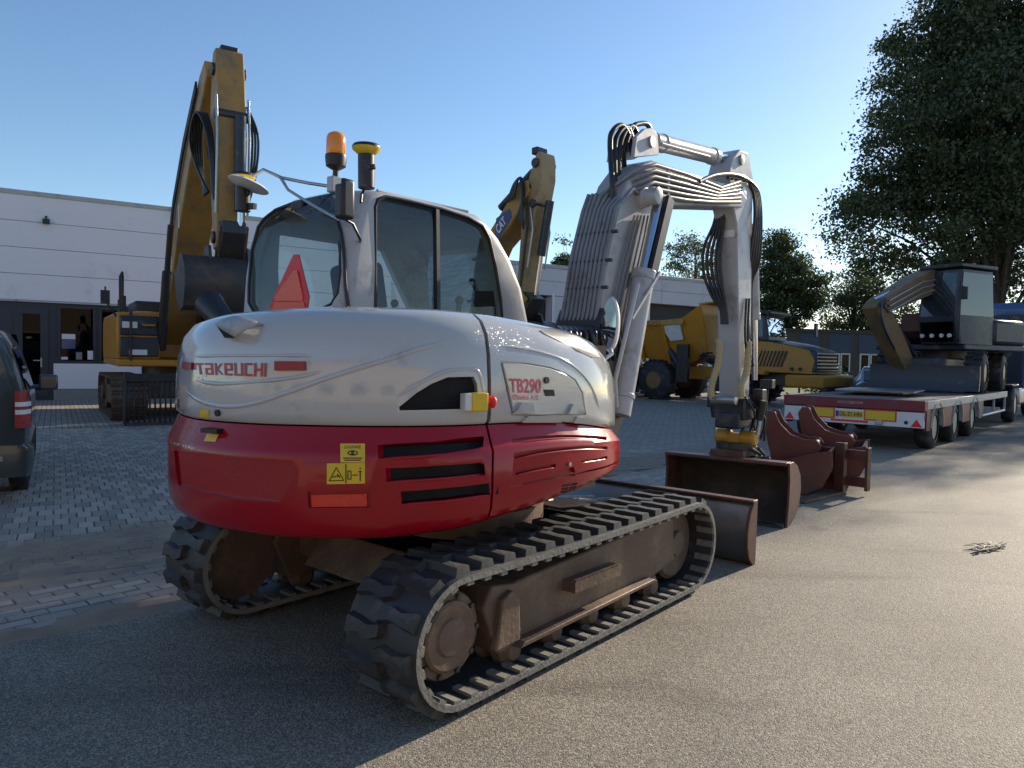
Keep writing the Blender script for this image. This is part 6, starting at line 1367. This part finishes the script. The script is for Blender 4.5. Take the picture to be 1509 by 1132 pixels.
def WP_(u, v, y=-.15): p = FWu.px(u, v, y=y); return (p.x, p.z)
YW = .25
wp = lambda u, v: WP_(u, v, YW)
bW = MB().xz(beam([wp(1408, 452), wp(1398, 420), wp(1376, 410), wp(1338, 428), wp(1294, 452)], [.45, .62, .64, .54, .36]), YW - .24, YW + .24).build('boom', M['catk'], WE, bevel=.02)
aW = MB().xz(beam([wp(1284, 448), wp(1298, 470), wp(1318, 512), wp(1338, 556), wp(1344, 570)], [.28, .48, .46, .36, .28]), YW - .2, YW + .2).build('arm', M['catk'], WE, bevel=.02)
for k in range(6):
    y_ = YW + .265 if k % 2 else YW - .15 + k*.05
    q0, q1, q2 = wp(1398, 405 + k*3), wp(1345, 413 + k*4), wp(1296, 440 + k*4)
    MB().tube([(q0[0], y_, q0[1]), (q1[0], y_, q1[1]), (q2[0], y_, q2[1])], .022, 8).build('hydraulic_pipe', M['galv' if k % 2 else 'hose'], bW, smooth=60)
for k in range(4):
    q0, q1, q2, q3 = wp(1300 - k*3, 440), wp(1284 - k*2, 455), wp(1290 - k*2, 485), wp(1308, 515)
    MB().tube([(q0[0], YW + .2, q0[1]), (q1[0], YW + .26 + k*.03, q1[1]), (q2[0], YW + .26 + k*.03, q2[1]), (q3[0], YW + .19, q3[1])], .022, 8, smooth=16).build('hose', M['hose'], aW, smooth=60)
c0, c1_ = wp(1385, 398), wp(1318, 428); cyw = MB().cyl((c0[0], YW, c0[1]), (c1_[0], YW, c1_[1]), .075, 16).build('arm_cylinder', M['navy'], WE); c2_ = wp(1288, 442); MB().cyl((c1_[0], YW, c1_[1]), (c2_[0], YW, c2_[1]), .04, 12).build('piston_rod', M['chrome'], cyw)
c0, c1_ = wp(1306, 470), wp(1342, 528); cyw = MB().cyl((c0[0] - .25, YW, c0[1]), (c1_[0] - .22, YW, c1_[1]), .06, 16).build('bucket_cylinder', M['navy'], WE)
for (u, v) in ((1294, 452), (1338, 556), (1398, 428)): q_ = wp(u, v); MB().cyl((q_[0], YW - .24, q_[1]), (q_[0], YW + .24, q_[1]), .08, 16).build('pin_boss', M['steel'], bW, bevel=.01)
# wide grading bucket carried under the boom
q_ = wp(1374, 468); bw3 = MB()
pr_ = [(.35, .10), (.30, -.35), (.05, -.52), (-.25, -.46), (-.42, -.2), (-.40, .10)]
bw3.loft([[V((q_[0] + x, y, q_[1] + z)) for x, z in pr_] + [V((q_[0] + x*.93, y, q_[1] + z*.93 + .01)) for x, z in reversed(pr_)] for y in (YW - .6, YW + .1, YW + .85)])
bkw = bw3.build('bucket', M['brown'], WE, smooth=40)
for k in (-1, 1): MB().prism([(q_[0] + x, YW + (.85 if k > 0 else -.6), q_[1] + z) for x, z in pr_], (0, k*.03, 0)).build('bucket_side', M['brown'], bkw, bevel=.006)
hrw = MB().tube([(1.35, 1.2, 1.25), (1.42, 1.26, 1.3), (1.42, 1.26, 2.6), (1.32, 1.2, 2.7)], .018, 8).build('hand_rail', M['black'], WE)
MB().tube([(1.25, .2, 2.9), (1.55, .05, 2.85)], .015, 6).box((1.58, .02, 2.7), (.05, .14, .3)).build('mirror', M['black'], WE, bevel=.01)
MB().tube([(1.25, 1.15, 2.6), (1.5, 1.4, 2.55)], .015, 6).box((1.52, 1.42, 2.4), (.05, .14, .3)).build('mirror', M['black'], WE, bevel=.01)
MB().b6(1.27, 1.31, .62, .68, 1.85, 2.98).build('wiper_post', M['black'], WE)
c0, c1_ = WP_(1340, 560), WP_(1352, 572); MB().box((c0[0], -.18, c0[1]), (.3, .4, .25)).build('quick_coupler', M['brown'], WE, bevel=.02)
c0 = WP_(1355, 530); MB().box((c0[0], .15, c0[1]), (.12, .4, .08)).build('coupler_guard', M['yel'], WE, bevel=.01)

for o_ in WE.children:
    if o_.name.split('.')[0] in ('platform', 'engine_cover', 'tank_housing', 'cab', 'boom', 'arm', 'arm_cylinder', 'bucket', 'quick_coupler', 'coupler_guard', 'hand_rail', 'mirror', 'wiper_post', 'bucket_cylinder'): o_.rotation_euler = (0, 0, rad(207 - 228))

# ================================================================ BLUE TRACTOR UNIT
FU = Frame(*FT.w((12.2, 0, 0))[:2], 48.0)
TU = empty('truck_tractor', FU, 'blue truck tractor unit coupled to the flatbed trailer', 'truck')
cu_ = MB().loft([rrect(.6, 2.9, .03, WD - .03, .12, .9), rrect(.6, 2.95, .03, WD - .03, .12, 2.2), rrect(.65, 2.75, .05, WD - .05, .15, 3.4), rrect(.9, 2.4, .2, WD - .2, .15, 3.6)]).build('cab', M['blue'], TU)
MB().b6(-3.2, 2.8, .75, WD - .75, .6, .9).build('chassis', M['steel'], TU); MB().b6(.52, .6, .2, WD - .2, 1.0, 3.2).build('cab_back', M['navy'], cu_)
for x in (-1.8, 2.0):
    for y in (.17, WD - .17): wheel(TU, (x, y, .5), .5, .32, .29, M['galv'])
    MB().cyl((x, .3, .5), (x, WD - .3, .5), .09, 12).build('axle', M['steel'], TU)
MB().b6(-2.4, -1.2, .02, .34, 1.02, 1.08).build('mudguard', M['black'], TU, bevel=.02); MB().b6(-.8, .4, .05, .6, .45, .95).build('fuel_tank', M['galv'], TU, bevel=.08, seg=3)

# ================================================================ GREY VAN
FV = Frame(-5.68, 6.93, 122.0)
VN = empty('parked_van', FV, 'slate grey delivery van parked on the pavers facing the white hall', 'van')
HP = [(.0, .30), (.60, .30), (.84, .34), (.905, .52), (.915, .80), (.905, 1.02), (.865, 1.18), (.80, 1.42), (.735, 1.62), (.66, 1.74), (.52, 1.81), (.0, 1.845)]
def vring(x, sw, zs, zo=0): return [V((x, y*sw, zo + z*zs)) for y, z in HP] + [V((x, -y*sw, zo + z*zs)) for y, z in reversed(HP[1:-1])]
vb = MB()
rg = [vring(.03, .88, .95, .03), vring(.06, .96, .985, .01), vring(.16, 1, 1), vring(1.2, 1, 1), vring(2.4, 1, 1.0), vring(2.9, 1, .985)]
van_b = vb.loft(rg)
for r_ in rg[0]: pass
vbody_mb = van_b; Bv = vbody_mb.bvh(); vbody = vbody_mb.build('body', M['van'], VN, smooth=30)
fr_ = MB().loft([[V((x, y*.97, z)) for y, z in ((-.9, .32), (-.91, .9), (-.86, zt), (.86, zt), (.91, .9), (.9, .32))] for x, zt in ((2.88, 1.1), (3.6, 1.05), (4.15, .88), (4.35, .7))]).build('bonnet', M['van'], VN, bevel=.05)
MB().add([(2.9, -.7, 1.75), (2.9, .7, 1.75), (3.5, .82, 1.08), (3.5, -.82, 1.08)], [(0, 1, 2, 3)]).build('windscreen', M['carglass'], VN, smooth=0)
bp_ = MB().loft([[V((x, y, z)) for y, z in ((-.93*k, .28), (-.95*k, .40), (-.945*k, .56), (-.9*k, .60), (.9*k, .60), (.945*k, .56), (.95*k, .40), (.93*k, .28))] for x, k in ((-.10, .86), (-.085, .95), (.0, 1.0), (.32, 1.0))]).build('bumper', M['van'], VN, smooth=30)
MB().box((-.09, -.72, .47), (.012, .2, .05), Matrix.Rotation(.15, 3, 'Z')).build('bumper_reflector', M['galv'], bp_)
for y in (-1, 1):
    tl_ = MB().loft([[V((.02, y*.79, z)), V((.01, y*.83, z)), V((.05, y*.885, z)), V((.20, y*(.925 if z < 1.05 else .90), z)), V((.22, y*.86, z)), V((.10, y*.80, z))] for z in (.76, .9, 1.05, 1.14)]).build('tail_light', M['lens'], VN, smooth=30)
    for z in (.90, .98): MB().loft([[V((.012, y*.795, z + d)), V((.003, y*.832, z + d)), V((.043, y*.892, z + d)), V((.16, y*.927, z + d)), V((.16, y*.9, z + d)), V((.05, y*.82, z + d))] for d in (0, .045)]).build('light_stripe', M['whitep'], tl_, smooth=30)
    for x in (.82, 3.5): wheel(VN, (x, y*.80, .315), .315, .2, .2, M['galv'])
    MB().add([(.35, y*.893, 1.12), (1.3, y*.893, 1.12), (1.3, y*.775, 1.58), (.45, y*.775, 1.58)], [(0, 1, 2, 3)]).build('side_window', M['carglass'], VN, smooth=0)
    MB().box((2.75, y*1.06, 1.12), (.10, .22, .20)).box((2.75, y*.94, 1.06), (.06, .16, .05)).build('wing_mirror', M['van'], VN, bevel=.035, seg=3)
MB().add([(.015, -.60, 1.12), (.015, .60, 1.12), (.06, .56, 1.62), (.06, -.56, 1.62)], [(0, 1, 2, 3)]).build('rear_window', M['carglass'], VN, smooth=0)
MB().b6(.03, .05, -.92, -.90, .3, .5).build('mud_flap', M['black'], VN)

# ================================================================ PARKED CAR BEHIND THE TRAILER
pc = at(1300, 24); FQ = Frame(pc[0], pc[1], 60)
PC = empty('parked_car', FQ, 'dark grey car half hidden behind the flatbed trailer', 'car')
cr_ = [[V((x, y*w_, z)) for y, z in ((-.88, .3), (-.9, .75), (-.84, zt*.62 + .2), (-.6, zt), (.6, zt), (.84, zt*.62 + .2), (.9, .75), (.88, .3))] for x, zt, w_ in ((-.2, .95, .9), (.0, 1.0, 1), (.5, 1.38, 1), (1.2, 1.5, 1), (2.2, 1.45, 1), (3.0, 1.05, 1), (4.0, .92, .96), (4.25, .7, .85))]
pcb = MB().loft(cr_).build('body', M['van'], PC, bevel=.04)
MB().add([(.0, -.5, 1.04), (.0, .5, 1.04), (.47, .55, 1.36), (.47, -.55, 1.36)], [(0, 1, 2, 3)]).build('rear_window', M['carglass'], PC, smooth=0)
for x in (.8, 3.4):
    for y in (-.82, .82): wheel(PC, (x, y, .31), .31, .2, .2, M['galv'])

# ================================================================ ATTACHMENTS ON THE GROUND
def ground_bucket(u, v, label, yaw, w=.7, s=.82):
    g_ = gnd(u, v); fr = Frame(g_.x, g_.y, yaw)
    root = empty('digging_bucket', fr, label, 'bucket', 'loose digging buckets beside the trailer')
    prof = [(-.48, .42), (-.40, .12), (-.18, .0), (.12, .0), (.40, .16), (.52, .42), (.50, .66)]
    inn = [(x*.93, z*.93 + .035) for x, z in prof]
    T = lambda x, y, z: V((x*s, y, z*s))
    sh = MB().loft([[T(x, y, z) for x, z in prof] + [T(x, y, z) for x, z in reversed(inn)] for y in (-w/2, 0, w/2)]).build('shell', M['brown'], root, smooth=40)
    for k in (-1, 1): MB().prism([T(x, k*w/2, z) for x, z in [(-.50, .43), (-.42, .11), (-.19, -.012), (.13, -.012), (.42, .15), (.54, .42), (.52, .68), (.2, .60), (-.1, .50)]], (0, k*.025, 0)).build('side_plate', M['bkt'], root, bevel=.006)
    for k in (-1, 1):
        ear = [(-.30, .42), (-.38, .70), (-.46, 1.10), (-.40, 1.20), (-.30, 1.19), (-.22, 1.02), (-.06, .86), (.14, .80), (.30, .80), (.36, .72), (.30, .52), (.34, .36)]
        MB().prism([T(x, k*w*.26, z) for x, z in ear], (0, k*.035, 0)).build('hanger_plate', M['bkt'], root, bevel=.006)
    for x, z in ((-.37, 1.12), (.27, .73)): MB().cyl(T(x, -w*.27, z), T(x, w*.27, z), .035, 14).build('hitch_pin', M['galv'], root)
    return root
ground_bucket(1172, 722, 'narrow oxide red digging bucket standing next to the grading bucket', -28)
ground_bucket(1222, 712, 'wide oxide red digging bucket standing between the other bucket and the pallet fork', -28, .95, .84)
pf0, pf1 = gnd(1237, 727), gnd(1178, 742)
FG = Frame(pf0.x, pf0.y, math.degrees(math.atan2(pf1.y - pf0.y, pf1.x - pf0.x)))
PF = empty('pallet_fork', FG, 'rusty red pallet fork with flat tines lying on the asphalt', 'pallet fork')
tlen = (pf1 - pf0).length
for y in (0, -.62):
    MB().xz([(0, .0), (.045, .0), (.06, .03), (tlen - .1, .045), (tlen, .02), (tlen, .012), (.05, .0), (.0, .0)][:5] + [(tlen, .012)], y - .06, y + .06).build('tine', M['under'], PF, bevel=.004)
    MB().b6(-.05, .045, y - .06, y + .06, .0, .62).build('tine_heel', M['brown'], PF, bevel=.006)
MB().b6(-.10, -.05, -.85, .28, .42, .54).build('upper_bar', M['bkt'], PF, bevel=.006); MB().b6(-.10, -.05, -.85, .28, .10, .22).build('lower_bar', M['bkt'], PF, bevel=.006)
for y in (-.87, .27): MB().b6(-.14, -.04, y, y + .035, .06, .58).build('end_plate', M['brown'], PF, bevel=.005)

# ---- dead twig with leaves on the asphalt
lp_ = gnd(1458, 810); FLf = Frame(lp_.x, lp_.y, 20)
TW = empty('fallen_twig', FLf, 'small dry twig with wilted leaves lying on the sunlit asphalt', 'twig')
MB().tube([(-.22, .02, .010), (-.08, .03, .016), (.05, -.02, .014), (.22, .02, .010)], .005, 6, smooth=12).build('stem', M['bark'], TW)
MB().tube([(-.02, .01, .014), (.07, .07, .012), (.13, .09, .010)], .004, 6, smooth=8).build('stem', M['bark'], TW)
M['dry'] = mat('wilted_leaf', (.20, .20, .11), .7, var=.45, scale=30)
for k in range(34):
    a = random.uniform(-.6, .6) + random.choice((0, math.pi)); c = V((random.uniform(-.22, .20), random.uniform(-.06, .09), .016 + random.random()*.02)); L_ = random.uniform(.035, .07); d = V((math.cos(a), math.sin(a), random.uniform(-.1, .3)))*L_; s_ = V((-math.sin(a), math.cos(a), random.uniform(-.4, .4)))*L_*.32
    MB().add([c - d, c + s_, c + d, c - s_ + V((0, 0, .008))], [(0, 1, 2), (0, 2, 3)]).build('leaf', M['dry'], TW, smooth=0)
